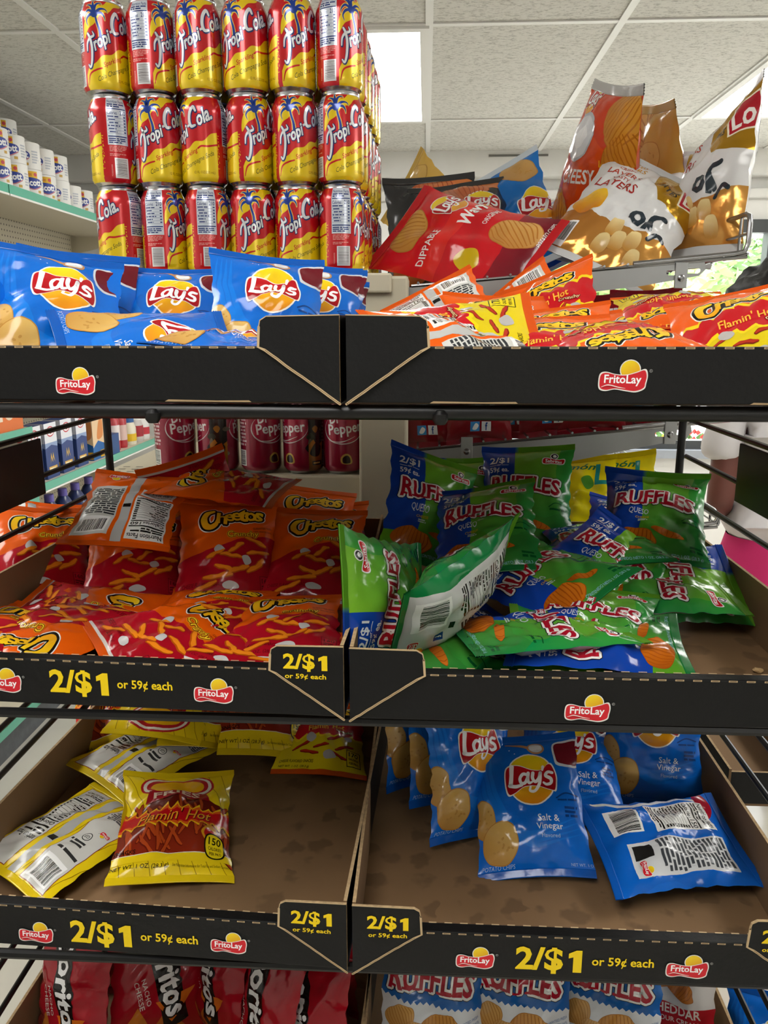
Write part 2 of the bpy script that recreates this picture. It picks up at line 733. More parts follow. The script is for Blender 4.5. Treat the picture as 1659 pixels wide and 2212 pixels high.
def barcode(a, x0, y0, x1, y1, layer=2, horiz=False, seed=1, bg='#f4f4f2', ink='#111111'):
    r = random.Random(seed)
    a.rect(x0, y0, x1, y1, bg, layer)
    L = (y1 - y0) if horiz else (x1 - x0)
    m = L * 0.08
    p = m
    while p < L - m:
        w = r.choice([0.012, 0.02, 0.03]) * L
        if horiz:
            a.rect(x0 + (x1 - x0) * 0.1, y0 + p, x1 - (x1 - x0) * 0.1, y0 + p + w, ink, layer + 0.5)
        else:
            a.rect(x0 + p, y0 + (y1 - y0) * 0.18, x0 + p + w, y1 - (y1 - y0) * 0.08, ink, layer + 0.5)
        p += w + r.choice([0.012, 0.02, 0.03]) * L
    return a


def nutrition(a, x0, y0, x1, y1, cal='150', ink='#151515', bg='#e9e9e6', layer=2):
    w, h = x1 - x0, y1 - y0
    a.rect(x0, y0, x1, y1, bg, layer)
    t = layer + 0.5
    a.text('Nutrition Facts', x0 + w / 2, y1 - h * 0.07, w=w * 0.9, h=h * 0.085, col=ink, layer=t, off=0.012)
    micro(a, x0 + w * .05, y1 - h * .23, x1 - w * .05, y1 - h * .135, 2, ink, t, seed=3)
    a.rect(x0 + w * .04, y1 - h * .28, x1 - w * .04, y1 - h * .25, ink, t)
    a.text('Calories', x0 + w * .06, y1 - h * .345, h=h * .07, col=ink, layer=t, align='l', off=.012)
    a.text(cal, x1 - w * .2, y1 - h * .34, w=w * .28, h=h * .085, col=ink, layer=t, off=.012)
    a.rect(x0 + w * .04, y1 - h * .42, x1 - w * .04, y1 - h * .40, ink, t)
    for i in range(9):
        y = y1 - h * (.455 + i * .045)
        micro(a, x0 + w * (.05 + .06 * (i % 3 == 1)), y - h * .014, x0 + w * (.5 + .1 * (i % 2)), y + h * .014, 1, ink, t, seed=i)
        a.rect(x1 - w * .16, y - h * .012, x1 - w * .06, y + h * .012, ink, t)
        a.rect(x0 + w * .04, y - h * .024, x1 - w * .04, y - h * .02, ink, t)
    a.rect(x0 + w * .04, y0 + h * .105, x1 - w * .04, y0 + h * .13, ink, t)
    micro(a, x0 + w * .05, y0 + h * .02, x1 - w * .05, y0 + h * .095, 2, ink, t, seed=8)
    return a


def flame(x0, x1, y, amp, n, seed, up=True):
    r = random.Random(seed)
    out = []
    dx = (x1 - x0) / n
    for i in range(n):
        x = x0 + i * dx
        hgt = amp * r.uniform(.55, 1.1)
        k = 1 if up else -1
        out += [(x, y), (x + dx * .3, y + k * hgt * .45), (x + dx * r.uniform(.55, .8), y + k * hgt), (x + dx * .78, y + k * hgt * .3)]
    out.append((x1, y))
    return out


def flameband(a, x0, x1, y0, y1, seed, red='#c4121a', edge='#f6c21a', layer=2, amp=7, tilt=0.0, n=9):
    """a red band whose two edges burn"""
    def T(pts, d):
        return [(px, py + d + (px - x0) * tilt) for px, py in pts]
    up = flame(x0, x1, y1, amp, n, seed)
    dn = flame(x0, x1, y0, amp, n, seed + 1, False)
    a.poly(T(dn, -1.6) + T(up, 1.6)[::-1], edge, layer)
    up2 = [(px, y1 + (py - y1) * .7) for px, py in up]
    dn2 = [(px, y0 + (py - y0) * .7) for px, py in dn]
    a.poly(T(dn2, -.6) + T(up2, .6)[::-1], '#e2601a', layer + .5)
    up3 = [(px, y1 - 1 + (py - y1) * .35) for px, py in up]
    dn3 = [(px, y0 + 1 + (py - y0) * .35) for px, py in dn]
    a.poly(T(dn3, 0) + T(up3, 0)[::-1], red, layer + 1)
    return a


def chip(a, x, y, rx, ry, rot=0.0, layer=2, col='#d3a95a', edge='#b5813a', seed=0):
    r = random.Random(seed)
    th = math.radians(rot)
    pts = []
    for k in range(12):
        an = 2 * PI * k / 12
        q = 1 + r.uniform(-.09, .07)
        px, py = rx * q * math.cos(an), ry * q * math.sin(an)
        pts.append((x + px * math.cos(th) - py * math.sin(th), y + px * math.sin(th) + py * math.cos(th)))
    a.blob(pts, edge, layer)
    a.blob([(x + (p - x) * .95, y + (q - y) * .95) for p, q in pts], grad((x - rx, y - ry), (x + rx, y + ry), edge, col), layer + .5)
    for k in range(9):
        an, rr = r.uniform(0, 2 * PI), r.uniform(.1, .75)
        a.ell(x + rx * rr * math.cos(an), y + ry * rr * math.sin(an), rx * .09, ry * .05, '#b98b45', layer + 1, rot=r.uniform(0, 180), n=8)
    return a


def ridged(a, x, y, rx, ry, rot=0.0, layer=2, col='#d9791c', dark='#a9520f', seed=0, n=9):
    """a ridge-cut chip, its ridges fanned out"""
    r = random.Random(seed)
    th = math.radians(rot)

    def W(px, py):
        return (x + px * math.cos(th) - py * math.sin(th), y + px * math.sin(th) + py * math.cos(th))
    pts = [W(rx * math.cos(2 * PI * k / 14) * (1 + r.uniform(-.06, .06)), ry * math.sin(2 * PI * k / 14) * (1 + r.uniform(-.08, .06))) for k in range(14)]
    a.blob(pts, dark, layer)
    a.blob([(x + (p - x) * .96, y + (q - y) * .96) for p, q in pts], grad(W(-rx, -ry), W(rx, ry), dark, col), layer + .5)
    for k in range(n):
        t = -0.85 + 1.7 * (k + .5) / n
        c = math.sqrt(max(0, 1 - t * t)) * .92
        a.line([W(rx * t * .8, -ry * c), W(rx * t * 1.03, 0), W(rx * t * .95, ry * c)], rx * .05, dark, layer + 1, n=5, cap=False)
    return a


def puff(a, x, y, l, rot, w=4.2, layer=2, col='#ef8a1d', dark='#b9540c', seed=0):
    r = random.Random(seed)
    th = math.radians(rot)
    pts = []
    for k in range(5):
        t = -.5 + k / 4
        b = r.uniform(-.9, .9)
        pts.append((x + l * t * math.cos(th) - b * math.sin(th), y + l * t * math.sin(th) + b * math.cos(th)))
    a.line(pts, [w * .7, w * 1.1, w * .9, w * 1.15, w * .7], dark, layer, n=4)
    a.line([(p + .3, q + .5) for p, q in pts], [w * .4, w * .75, w * .55, w * .8, w * .4], col, layer + .5, n=4)
    return a


# ---- marks
def mark_maker():
    """the snack maker's banner, 93 wide"""
    a = Art()
    ban = [(2, 8), (0, 22), (3, 35), (14, 38), (32, 34), (52, 33), (72, 38), (88, 43), (93, 32), (91, 18), (88, 8),
           (72, 2), (52, 4), (32, 7), (14, 4)]
    a.ell(60, 44, 21, 20.5, '#e8e6e0', 1, n=24)
    a.ell(60, 44, 19, 18.5, grad((50, 60), (66, 30), '#f7d820', '#e9a616'), 1.5, n=24)
    c = np.mean(ban, 0)
    a.blob([(c[0] + (x - c[0]) * 1.055, c[1] + (y - c[1]) * 1.14) for x, y in ban], '#efebe4', 2)
    a.blob(ban, '#d3202c', 2.5)
    a.line([(4, 10), (18, 14), (40, 9), (52, 7.5)], [.8, 2, 1.6, .6], '#efebe4', 3)
    a.line([(6, 8), (20, 10.5), (38, 7)], [.6, 3, .6], '#a3141d', 3)
    a.text('FritoLay', 46, 23, w=74, h=22, col='#ffffff', layer=3.5, off=.02, rot=-1)
    a.ell(101, 42, 3.2, 3.2, '#b9b9b5', 1, n=16)
    a.ell(101, 42, 2.5, 2.5, '#161616', 1.5, n=16)
    a.text('R', 101, 42, h=3, col='#b9b9b5', layer=2)
    return a


def big_price(a, x, y, w, h, col, layer=1):
    a.text('2/$', x - w * .14, y, w=w * .72, h=h, col=col, layer=layer, off=.03)
    X, B, T = x + w * .5, y - h * .42, y + h * .42
    a.poly([(X - w * .13, B), (X, B), (X, T), (X - w * .085, T), (X - w * .2, T - h * .13), (X - w * .2, T - h * .31), (X - w * .13, T - h * .26)], col, layer)
    return a


def price_line():
    """the big promotional price, 300 wide"""
    a = Art()
    Y = '#f6d40f'
    big_price(a, 72, 30, 140, 66, Y)
    a.text('or 59¢ each', 228, 30, w=130, h=27, col=Y, layer=1, off=.02)
    return a


def price_tab():
    a = Art()
    Y = '#f6d40f'
    big_price(a, 0, 18, 94, 40, Y)
    a.text('or 59¢ each', 0, -14, w=88, h=14, col=Y, layer=1, off=.02)
    return a


MAKER, PRICE, PTAB = mark_maker(), price_line(), price_tab()


def sun_logo():
    """round yellow and red chip logo with white script, radius 30 about (0, 0)"""
    a = Art()
    a.ell(0, 0, 29, 31, '#f2efe6', 1, n=36)
    a.ell(0, 0, 27.4, 29.4, grad((0, 30), (6, -30), '#f7dc1e', '#e58a18'), 1.5, n=36)
    band = [(-29.5, -10), (-29.5, 4), (-26, 14.5), (-14, 15.5), (2, 10), (14, 10), (21, 16), (26, 14), (29.5, 0), (27.5, -13.5), (21, -13), (8, -9),
            (-8, -9), (-20, -16), (-27, -18)]
    a.blob([(x * 1.05, y * 1.09) for x, y in band], '#f2efe6', 2)
    a.blob(band, grad((0, 18), (0, -16), '#c31a22', '#a10f1a'), 2.5)
    w = '#ffffff'
    S = 3.0
    a.line([(-21, 15), (-22.5, 4), (-24.5, -7.5)], [5.4, 4.8, 5], w, S)                       # L
    a.line([(-25.5, -8), (-19, -9), (-11, -7.5)], [4.5, 4.2, 3], w, S)
    a.line([(-3.5, 4.5), (-8.5, 5.5), (-12.6, 0.5), (-11.6, -5.2), (-7, -5), (-3, 2)], 3.6, w, S)     # a
    a.line([(-2.4, 6.5), (-3.6, -1), (-2.4, -5.4), (1.2, -4.5)], [4, 3.8, 3.4, 2.2], w, S)
    a.line([(3.2, 6.5), (2.2, 0), (5, -4.4), (9.6, 0), (12, 6.5)], [4, 3.8, 3.4, 3.4, 4], w, S)    # y
    a.line([(12, 6.5), (9.6, -6), (4, -14.5), (-2, -14), (-1, -9.5)], [4, 3.6, 3.4, 3, 2.4], w, S)
    a.line([(15.6, 13.5), (14.6, 9.5)], [3.6, 2.2], w, S)                                    # '
    a.line([(25.5, 5.5), (20.5, 6.5), (17.8, 2.6), (23.4, -1), (23.6, -5.6), (18.5, -7), (14.6, -5)], [3.4, 3.6, 3.6, 3.8, 3.6, 3.4, 2.4], w, S)
    return a


def puff_logo():
    """bouncing yellow letters edged in black and white, 100 wide"""
    a = Art()
    Y = grad((0, 44), (0, 6), '#f8d21c', '#eda414')
    Cp = [(22, 41), (12, 37), (6.5, 26), (7.5, 13), (15, 7.5), (23.5, 12), (26.5, 20)]
    Cw = [5, 8.5, 9.5, 9.5, 8.5, 6.5, 4]
    for dw, c, l in ((9, '#efece4', 2), (6, '#16110c', 2.5), (0, Y, 3.5)):
        a.line(Cp, [w + dw for w in Cw], c, l)
    for t, x, y, h, off in (('h', 32.5, 26, 26, .03), ('e', 44.2, 27.5, 16.5, .022), ('e', 55.6, 30, 17, .022), ('t', 66.5, 32.5, 25, .03),
                            ('o', 77.5, 31, 17, .03), ('s', 90, 33, 18, .03)):
        V, T = glyphs(t, 0.12, off)
        lo, hi = V.min(0), V.max(0)
        V = (V - (lo + hi) / 2) * (h / (hi - lo)[1]) * np.array([1.08, 1]) + (x, y)
        a.outline(V, T, 4.4, '#efece4', 2)
        a.outline(V, T, 3.0, '#16110c', 2.5)
        a.tris(V, T, Y, 3.5)
    return a


def ridge_logo():
    """red slab letters edged in white, 100 x 32"""
    a = Art()

    def warp(V):
        x = V[:, 0] / 50
        V[:, 1] = V[:, 1] * (1.0 - .13 * x + .1 * x * x) + 1.5 * np.cos(x * 2.6) - 1.5
        return V
    R = grad((-50, 0), (50, 0), '#b0182a', '#a3132a')
    a.text('RUFFLES', 0, 0, w=96, h=25, col=R, layer=3.2, off=.03, out=('#eeece8', 2.3), out2=('#1b1620', 3.1), warp=warp)
    # slab feet
    for x in (-44, -29.5, -17, -3.5, 10, 23.5):
        y = -12.3 * (1 - .13 * x / 50)
        a.rect(x - 3.6, y - .6, x + 4.4, y + 2, '#a8152a', 3.4)
    return a


def sab_logo():
    a = Art()
    a.ell(0, 9, 7, 7, '#eeeeea', 1, n=18)
    a.ell(0, 9, 5.6, 5.6, '#1d1d1d', 1.5, n=18)
    a.ell(.6, 8.6, 3.2, 3.4, '#eeeeea', 2, n=14)
    a.line([(-1.6, 8), (.6, 6.4), (2.8, 8.2)], .8, '#1d1d1d', 2.5)
    a.blob([(-19, -8), (-19, 4), (-8, 4), (4, 3), (19, 5), (18, -7), (0, -8)], '#eeeeea', 2.5)
    a.blob([(-17.6, -6.6), (-17.6, 2.8), (-8, 2.6), (4, 1.8), (17.6, 3.6), (16.6, -5.6), (0, -6.6)], '#c2181f', 3)
    a.text('Sabritas', 0, -2, w=29, h=7, col='#ffffff', layer=3.5, off=.015)
    return a


SUN, PUFF, RIDGE, SAB = sun_logo(), puff_logo(), ridge_logo(), sab_logo()


def price_small():
    a = Art()
    w = '#dfe4ea'
    a.text('2/$1', 0, 9, w=25, h=11, col=w, layer=1, off=.02)
    a.rect(-12, 1.2, -3, 1.8, w, 1)
    a.rect(3, 1.2, 12, 1.8, w, 1)
    a.text('or', 0, 1.6, h=2.6, col=w, layer=1, off=.01)
    a.text('59¢ ea.', 0, -6, w=25, h=9, col=w, layer=1, off=.02)
    return a


PSM = price_small()
W0, H0 = 125.0, 165.0


# ---- small packets, front and back: each returns (front, back, front base, back base, seal colour)
def pk_vinegar():
    B = '#0d69cf'
    f = Art()
    for k in range(4):                                    # paler swirl around the logo
        f.line([(8 + 5 * k, 150), (2 + 6 * k, 110), (14 + 6 * k, 70), (60, 44 - 4 * k), (118, 62 - 6 * k)], [.5, 5, 6, 5, .5], '#1277dc', .6 + .05 * k)
    f.place(SUN, 68, 106, 1.02, dl=.5)
    # cup of vinegar and wooden spoon of salt
    f.blob([(97, 148), (98, 128), (102, 121), (116, 119), (126, 122), (127, 152), (110, 153)], '#cfd6dc', 1)
    f.blob([(99, 147), (100, 130), (104, 124), (116, 122), (126, 124), (127, 150), (110, 150)], '#6d1422', 1.5)
    f.line([(42, 152), (58, 150), (68, 147)], [1.5, 3, 4.5], '#b98a60', 1)
    f.ell(77, 145, 10.5, 7.5, '#b98a60', 1.5, rot=-14)
    f.ell(77, 145.6, 8.4, 5.6, '#d9dcdc', 2, rot=-14)
    for i in range(14):
        f.rect(70 + RA.random() * 13, 142 + RA.random() * 6, 71 + RA.random() * 13, 143 + RA.random() * 6, '#f4f6f6', 2.5)
    f.rect(45, 144, 46.4, 145, '#e8eef2', 1)
    f.rect(51, 139, 52.3, 140, '#e8eef2', 1)
    # chips
    chip(f, 9, 62, 13, 24, 8, 1, '#dcb568', seed=3)
    chip(f, 27, 37, 21, 25, -12, 2.5, '#dfb96a', seed=4)
    for t, y, h, c in (('Salt &', 60, 7.6, '#f0f4f8'), ('Vinegar', 50, 9, '#f0f4f8'), ('Flavored', 41, 4.2, '#a9c6e6')):
        f.text(t, 84, y, h=h, col=c, layer=1.5, off=.004)
    f.text('POTATO CHIPS', 5, 12, h=4.2, w=36, col='#a9c6e6', layer=1.5, align='l')
    f.text('NET WT. 1 OZ. (28.3 g)', 121, 12, h=3.8, w=40, col='#a9c6e6', layer=1.5)
    f.line([(96, 83), (107, 88), (120, 85)], 1.6, '#0a3f86', 1)
    micro(f, 97, 79, 120, 82, 1, '#0a3f86')
    micro(f, 104, 61, 119, 74, 3, '#0a3f86')
    b = Art()
    b.blob([(4, 8), (-4, 60), (6, 110), (2, 158), (60, 160), (122, 157), (128, 100), (118, 60), (124, 10), (60, 8)], '#0b62c6', .6)
    b.line([(2, 20), (12, 60), (6, 100), (14, 150)], 7, '#e4e6e8', 1)
    nutrition(b, 16, 70, 60, 142, '150', layer=1.5)
    b.rect(70, 30, 112, 142, '#d6d8da', 1)
    micro(b, 72, 60, 110, 140, 16, '#40444a', 1.6)
    barcode(b, 20, 22, 56, 56, 1.5)
    b.rect(74, 34, 90, 54, '#222222', 1.6)
    b.place(MAKER, 92, 36, .2, dl=1)
    b.blob([(-2, 148), (20, 155), (40, 142), (20, 135), (0, 138)], '#a3162a', 1.2)
    return f, b, B, B, '#0b57b4'


def crunch_front(hot):
    O = '#ec5f0c'
    f = Art()
    if not hot:
        f.poly([(-5, -2), (-5, 62), (25, 70), (60, 84), (95, 96), (130, 100), (130, -2)], grad((20, 90), (90, 10), '#c2142a', '#8f0c18'), .6)
        f.rect(-2, 8, 127, 12, '#cfc9c4', .9)
        f.place(PUFF, 26, 99, .86, rot=3, dl=0)
        f.text('Crunchy', 82, 98, w=42, h=12, col='#f6cf2a', layer=3.5, off=.016, shear=.12, rot=8, out=('#7e1410', .8), out2=('#f0a51e', 1.5))
        for i, (x, y, l, r) in enumerate([(98, 88, 28, -18), (101, 71, 28, 14), (98, 53, 27, 42), (76, 46, 26, 24), (58, 47, 24, -22), (50, 36, 34, 5), (34, 24, 30, 28), (46, 68, 24, 30), (66, 64, 26, -12), (72, 76, 22, 38)]):
            puff(f, x, y, l, r, 6.6, 2 + .1 * i, seed=i)
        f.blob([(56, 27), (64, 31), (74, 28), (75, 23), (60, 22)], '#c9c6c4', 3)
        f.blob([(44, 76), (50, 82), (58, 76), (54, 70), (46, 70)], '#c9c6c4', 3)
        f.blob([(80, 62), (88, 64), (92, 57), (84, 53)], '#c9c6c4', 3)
        f.rect(103, 22, 119, 42, '#7a0d18', 1)
        f.rect(104, 23, 118, 41, '#a81226', 1.5)
        f.text('160', 111, 36, w=11, h=6, col='#5c0a14', layer=2, off=.015)
        micro(f, 105, 25, 117, 31, 2, '#5c0a14')
        f.text('CHEESE FLAVORED SNACKS', 34, 27, w=52, h=5, col='#6e0b17', layer=1.5, off=.01)
        f.text('NET WT. 1 OZ. (28.3 g)', 34, 17, w=50, h=4.4, col='#6e0b17', layer=1.5, off=.01)
        f.text('GUARANTEED FRESH', 108, 112, w=26, h=2.8, col='#7b2a07', layer=1.5, rot=12, off=.01)
        f.text('• UNTIL PRINTED DATE', 108, 107, w=27, h=2.4, col='#7b2a07', layer=1.5, rot=6, off=.01)
    else:
        f.poly([(-5, -2), (-5, 130), (130, 170), (130, -2)], '#c4121e', .6)
        f.poly([(-5, 170), (-5, 93)] + [(x, y + (x * .30)) for x, y in flame(-5, 130, 87, 9, 8, 3, False)] + [(130, 170)], '#f0d416', .8)
        f.poly([(-5, 170), (-5, 97)] + [(x, y + (x * .30)) for x, y in flame(-5, 130, 92, 7, 8, 3, False)] + [(130, 170)], O, 1.1)
        f.poly([(-5, -2)] + [(x, y + x * .16) for x, y in flame(-5, 130, 51, 9, 8, 7)] + [(130, -2)], '#f0d416', .9)
        f.poly([(-5, -2)] + [(x, y + x * .16) for x, y in flame(-5, 130, 47, 7, 8, 7)] + [(130, -2)], grad((60, 60), (60, 5), '#d9c413', '#e8d21a'), 1.2)
        f.place(PUFF, 24, 92, .84, rot=6, dl=0)
        f.text("Flamin' Hot", 68, 82, w=58, h=12, col='#f7b73c', layer=3.5, off=.014, shear=.32, rot=15)
        f.text('Crunchy', 96, 78, w=26, h=6, col='#f3d9a0', layer=3.5, off=.012, shear=.1, rot=12, out=('#7e1410', .9))
        for i, (x, y, l, r) in enumerate([(34, 45, 26, 30), (46, 34, 24, -12), (82, 60, 26, 40), (96, 44, 28, 24), (88, 30, 22, -20), (62, 42, 20, 10)]):
            puff(f, x, y, l, r, 4.6, 2 + .1 * i, '#b7301c', '#7c1a10', seed=i)
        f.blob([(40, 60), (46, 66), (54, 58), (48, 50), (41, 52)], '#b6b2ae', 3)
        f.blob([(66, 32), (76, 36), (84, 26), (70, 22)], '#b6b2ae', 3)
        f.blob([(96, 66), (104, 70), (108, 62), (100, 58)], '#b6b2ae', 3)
        f.rect(99, 16, 119, 42, '#3b3a08', 1.6)
        f.rect(100, 17, 118, 41, '#e8d21a', 2)
        f.text('170', 109, 35, w=13, h=8, col='#1c1c08', layer=2.5, off=.015)
        f.text('CALORIES', 109, 27, w=14, h=3.4, col='#1c1c08', layer=2.5, off=.01)
        f.text('PER PKG', 109, 21, w=13, h=3.4, col='#1c1c08', layer=2.5, off=.01)
        f.text('CHEESE FLAVORED SNACKS', 30, 20, w=46, h=4.6, col='#3a3508', layer=2.2, off=.01)
        f.text('NET WT. 1 OZ. (28.3 g)', 28, 12, w=40, h=3.6, col='#3a3508', layer=2.2, off=.01)
    return f, O


def crunch_back(O):
    b = Art()
    nutrition(b, 8, 74, 54, 152, '160', layer=1)
    b.rect(9, 50, 52, 70, '#e2e2df', 1)
    b.text('Questions or comments?', 30, 65, w=38, h=3, col='#222222', layer=1.5)
    b.text('1-800-352-4477', 30, 59, w=34, h=4.4, col='#222222', layer=1.5, off=.01)
    micro(b, 11, 52, 50, 56, 1, '#222222', 1.5)
    b.rect(57, 4, 69, 160, '#bcbcba', 1)
    b.rect(58, 92, 68, 98, '#151515', 1.5)
    b.rect(74, 48, 117, 150, '#d2d2cd', 1)
    micro(b, 76, 54, 115, 112, 15, '#33363a', 1.5, seed=4)
    barcode(b, 78, 116, 113, 146, 1.5, seed=6)
    b.place(MAKER, 80, 12, .26, dl=1)
    return b


def pk_crunch():
    f, O = crunch_front(False)
    return f, crunch_back(O), O, O, '#d9540c'


def pk_hot():
    f, O = crunch_front(True)
    return f, crunch_back(O), O, O, '#d9540c'


def pk_queso():
    B, G = '#123f9f', '#5f9f1c'
    f = Art()
    f.poly([(46, 170), (46, 92), (47, 62), (66, 48), (90, 44), (130, 60), (130, 170)], grad((60, 165), (128, 60), '#7db52a', '#2f8f3a'), .6)
    f.poly([(-5, -2), (-5, 38), (20, 34), (44, 42), (47, 63), (66, 50), (90, 46), (130, 62), (130, -2)], grad((20, 60), (100, 0), '#5f9f1c', '#0c7a3e'), .8)
    f.poly([(108, 170), (104, 120), (112, 60), (130, 40), (130, 170)], grad((100, 110), (128, 100), '#3c9a34', '#0e8447'), .9)
    f.place(RIDGE, 62, 96, 1.02, rot=-4, dl=0)
    f.place(PSM, 24, 128, 1.1, dl=1)
    f.place(SAB, 100, 136, .78, dl=1)
    f.text('QUESO', 42, 70, w=25, h=11, col='#cfd8e2', layer=1.5, rot=-2, off=.005)
    f.text('CHEESE', 47, 60, w=17, h=3.4, col='#c8a31e', layer=1.5, off=.012)
    micro(f, 42, 52, 54, 57, 2, '#b6c9bd', 1.5)
    ridged(f, 38, 27, 27, 16, -8, 1.5, seed=2)
    ridged(f, 78, 36, 20, 5, -12, 2.6, seed=5, n=5)
    f.line([(96, 62), (106, 68), (118, 66)], 1.2, '#0b5a2a', 1.5)
    micro(f, 97, 57, 118, 61, 1, '#0b5a2a', 1.5)
    micro(f, 104, 16, 119, 26, 2, '#0b5a2a', 1.5)
    f.text('CONTENIDO NETO 1 OZ. (28.3 g)', 86, 11, w=64, h=4, col='#8fc3d4', layer=1.5, off=.006)
    b = Art()
    b.rect(-2, -2, 127, 170, grad((0, 0), (125, 0), '#0c7a3e', '#0c7a3e'), .4)
    b.poly([(10, -2), (14, 60), (10, 110), (14, 170), (116, 170), (114, 60), (118, -2)], '#cfd0cf', .6)
    nutrition(b, 18, 62, 64, 150, '150', layer=1.2, bg='#d6d7d6')
    micro(b, 72, 70, 112, 148, 15, '#3a3d40', 1.4, seed=9)
    barcode(b, 20, 14, 62, 50, 1.4, seed=3)
    b.rect(74, 40, 84, 50, '#1d3f91', 1.4)
    b.text('f', 79, 45, h=7, col='#ffffff', layer=1.9, off=.02)
    b.rect(60, 54, 70, 59, '#141414', 1.4)
    b.place(MAKER, 78, 14, .3, dl=1)
    return f, b, B, '#cfd0cf', {'top_seal': [(.37, '#123f9f'), (1.0, '#5c9a24')], 'bottom_seal': [(1.0, '#1d7a3c')]}


def pk_fries():
    Y = '#efd019'
    f = Art()
    for k in range(-6, 14):
        f.line([(k * 15, 170), (k * 15 + 62, -4)], .55, '#7d5f0c', .5, smooth=False, cap=False)
    f.poly([(-5, 26), (-5, 88), (20, 96), (48, 118), (84, 116), (108, 100), (130, 92), (130, 26)], grad((60, 110), (60, 26), '#5f1710', '#8c2a14'), .8)
    r = random.Random(3)
    for k in range(46):
        x, y = r.uniform(2, 123), r.uniform(31, 108 - abs(62 - r.uniform(10, 115)) * .2)
        if y > 96 and (x < 34 or x > 100):
            continue
        puff(f, x, y, r.uniform(24, 36), r.choice([70, 84, 96, 112, 126, 58]), 5.0, 1 + .02 * k, '#b4471c', '#6a1c0e', seed=k)
    f.rect(-5, 22, 130, 31, Y, 2.6)
    f.line([(-5, 31.5), (130, 31.5)], .9, '#efe6c8', 2.8, smooth=False, cap=False)
    flameband(f, -5, 130, 70, 86, 5, layer=3, amp=9, n=11)
    f.text("Flamin' Hot", 62, 78, w=84, h=16, col='#5a0d0a', layer=4.4, off=.02, shear=.34, rot=2)
    f.text("Flamin' Hot", 61.2, 79, w=84, h=16, col='#f4a52a', layer=4.7, off=.004, shear=.34, rot=2)
    # red banner with the word FRIES on a white-ringed roundel
    f.ell(62, 133, 43, 23, '#b8262a', 1.0, n=30)
    f.ell(62, 133, 40, 20.5, '#e9e2d2', 1.2, n=30)
    f.ell(62, 133, 36, 17.5, '#b8262a', 1.4, n=30)
    f.ell(62, 131, 31, 15, '#efb318', 1.6, n=30)
    f.poly([(26, 104), (30, 122), (62, 118), (96, 119), (101, 103), (62, 106)], '#9c1620', 4)
    f.text('FRIES', 62, 113, w=54, h=9, col='#e9c9b0', layer=4.5, off=.02)
    f.blob([(98, 62), (92, 52), (98, 44), (107, 46), (110, 56), (104, 66)], '#d8941c', 4.2)
    f.blob([(98, 58), (95, 51), (99, 47), (105, 49), (106, 56)], '#b51c1c', 4.6)
    f.blob([(96, 34), (97, 49), (106, 54), (117, 49), (119, 36), (114, 26), (101, 26)], '#1b1a08', 4.8)
    f.blob([(97.4, 35), (98.4, 48), (106, 52.4), (115.6, 48), (117.4, 36.4), (113, 27.4), (102, 27.4)], '#f0d81a', 5.1)
    f.text('150', 107.5, 45, w=14, h=8, col='#1c1c08', layer=5.5, off=.015)
    f.text('CALORIES', 107.5, 37, w=15, h=3.6, col='#1c1c08', layer=5.5, off=.01)
    f.text('PER PKG', 107.5, 31.5, w=13, h=3.4, col='#1c1c08', layer=5.5, off=.01)
    f.text('SNACKS', 12, 36, w=22, h=5, col='#2a0f08', layer=5, off=.012)
    f.text('NET WT. 1 OZ. (28.3 g)', 30, 17, w=58, h=5.6, col='#2b2408', layer=3, off=.008)
    f.text('See Nutrition Information for Total Fat and Sodium Content', 92, 17, w=58, h=3, col='#4a3f10', layer=3)
    b = Art()
    for k in range(-6, 14):
        b.line([(k * 15, 170), (k * 15 - 40, -4)], .55, '#7d5f0c', .5, smooth=False, cap=False)
    b.rect(57, -2, 69, 170, '#b9b9b6', 1)
    b.rect(58, 100, 68, 108, '#161616', 1.5)
    b.rect(58, 8, 68, 10, '#161616', 1.5)
    for x0, x1 in ((11, 50), (77, 114)):
        b.rect(x0 - .8, 11.2, x1 + .8, 154.8, '#8e3a2a', .8)
        b.rect(x0, 12, x1, 154, '#d0cfc9', 1)
    nutrition(b, 78, 32, 113, 122, '150', layer=1.4, bg='#d0cfc9')
    b.text('1-800-352-4477', 95, 20, w=32, h=4.6, col='#242424', layer=1.6, off=.01)
    micro(b, 79, 23.5, 112, 29, 2, '#242424', 1.6)
    micro(b, 13, 14, 48, 46, 12, '#55555a', 1.6, fill=.75)
    b.place(MAKER, 14, 64, .13, dl=1)
    b.ell(34, 80, 6, 6, '#333333', 1.6, n=18)
    b.ell(34, 80, 5, 5, '#d0cfc9', 2, n=18)
    b.text('GF', 34, 80, h=4.5, col='#333333', layer=2.4, off=.01)
    micro(b, 24, 88, 48, 98, 2, '#333333', 1.6)
    micro(b, 14, 106, 48, 112, 1, '#333333', 1.6)
    barcode(b, 14, 120, 46, 150, 1.6, seed=8)
    return f, b, Y, Y, '#e6c717'


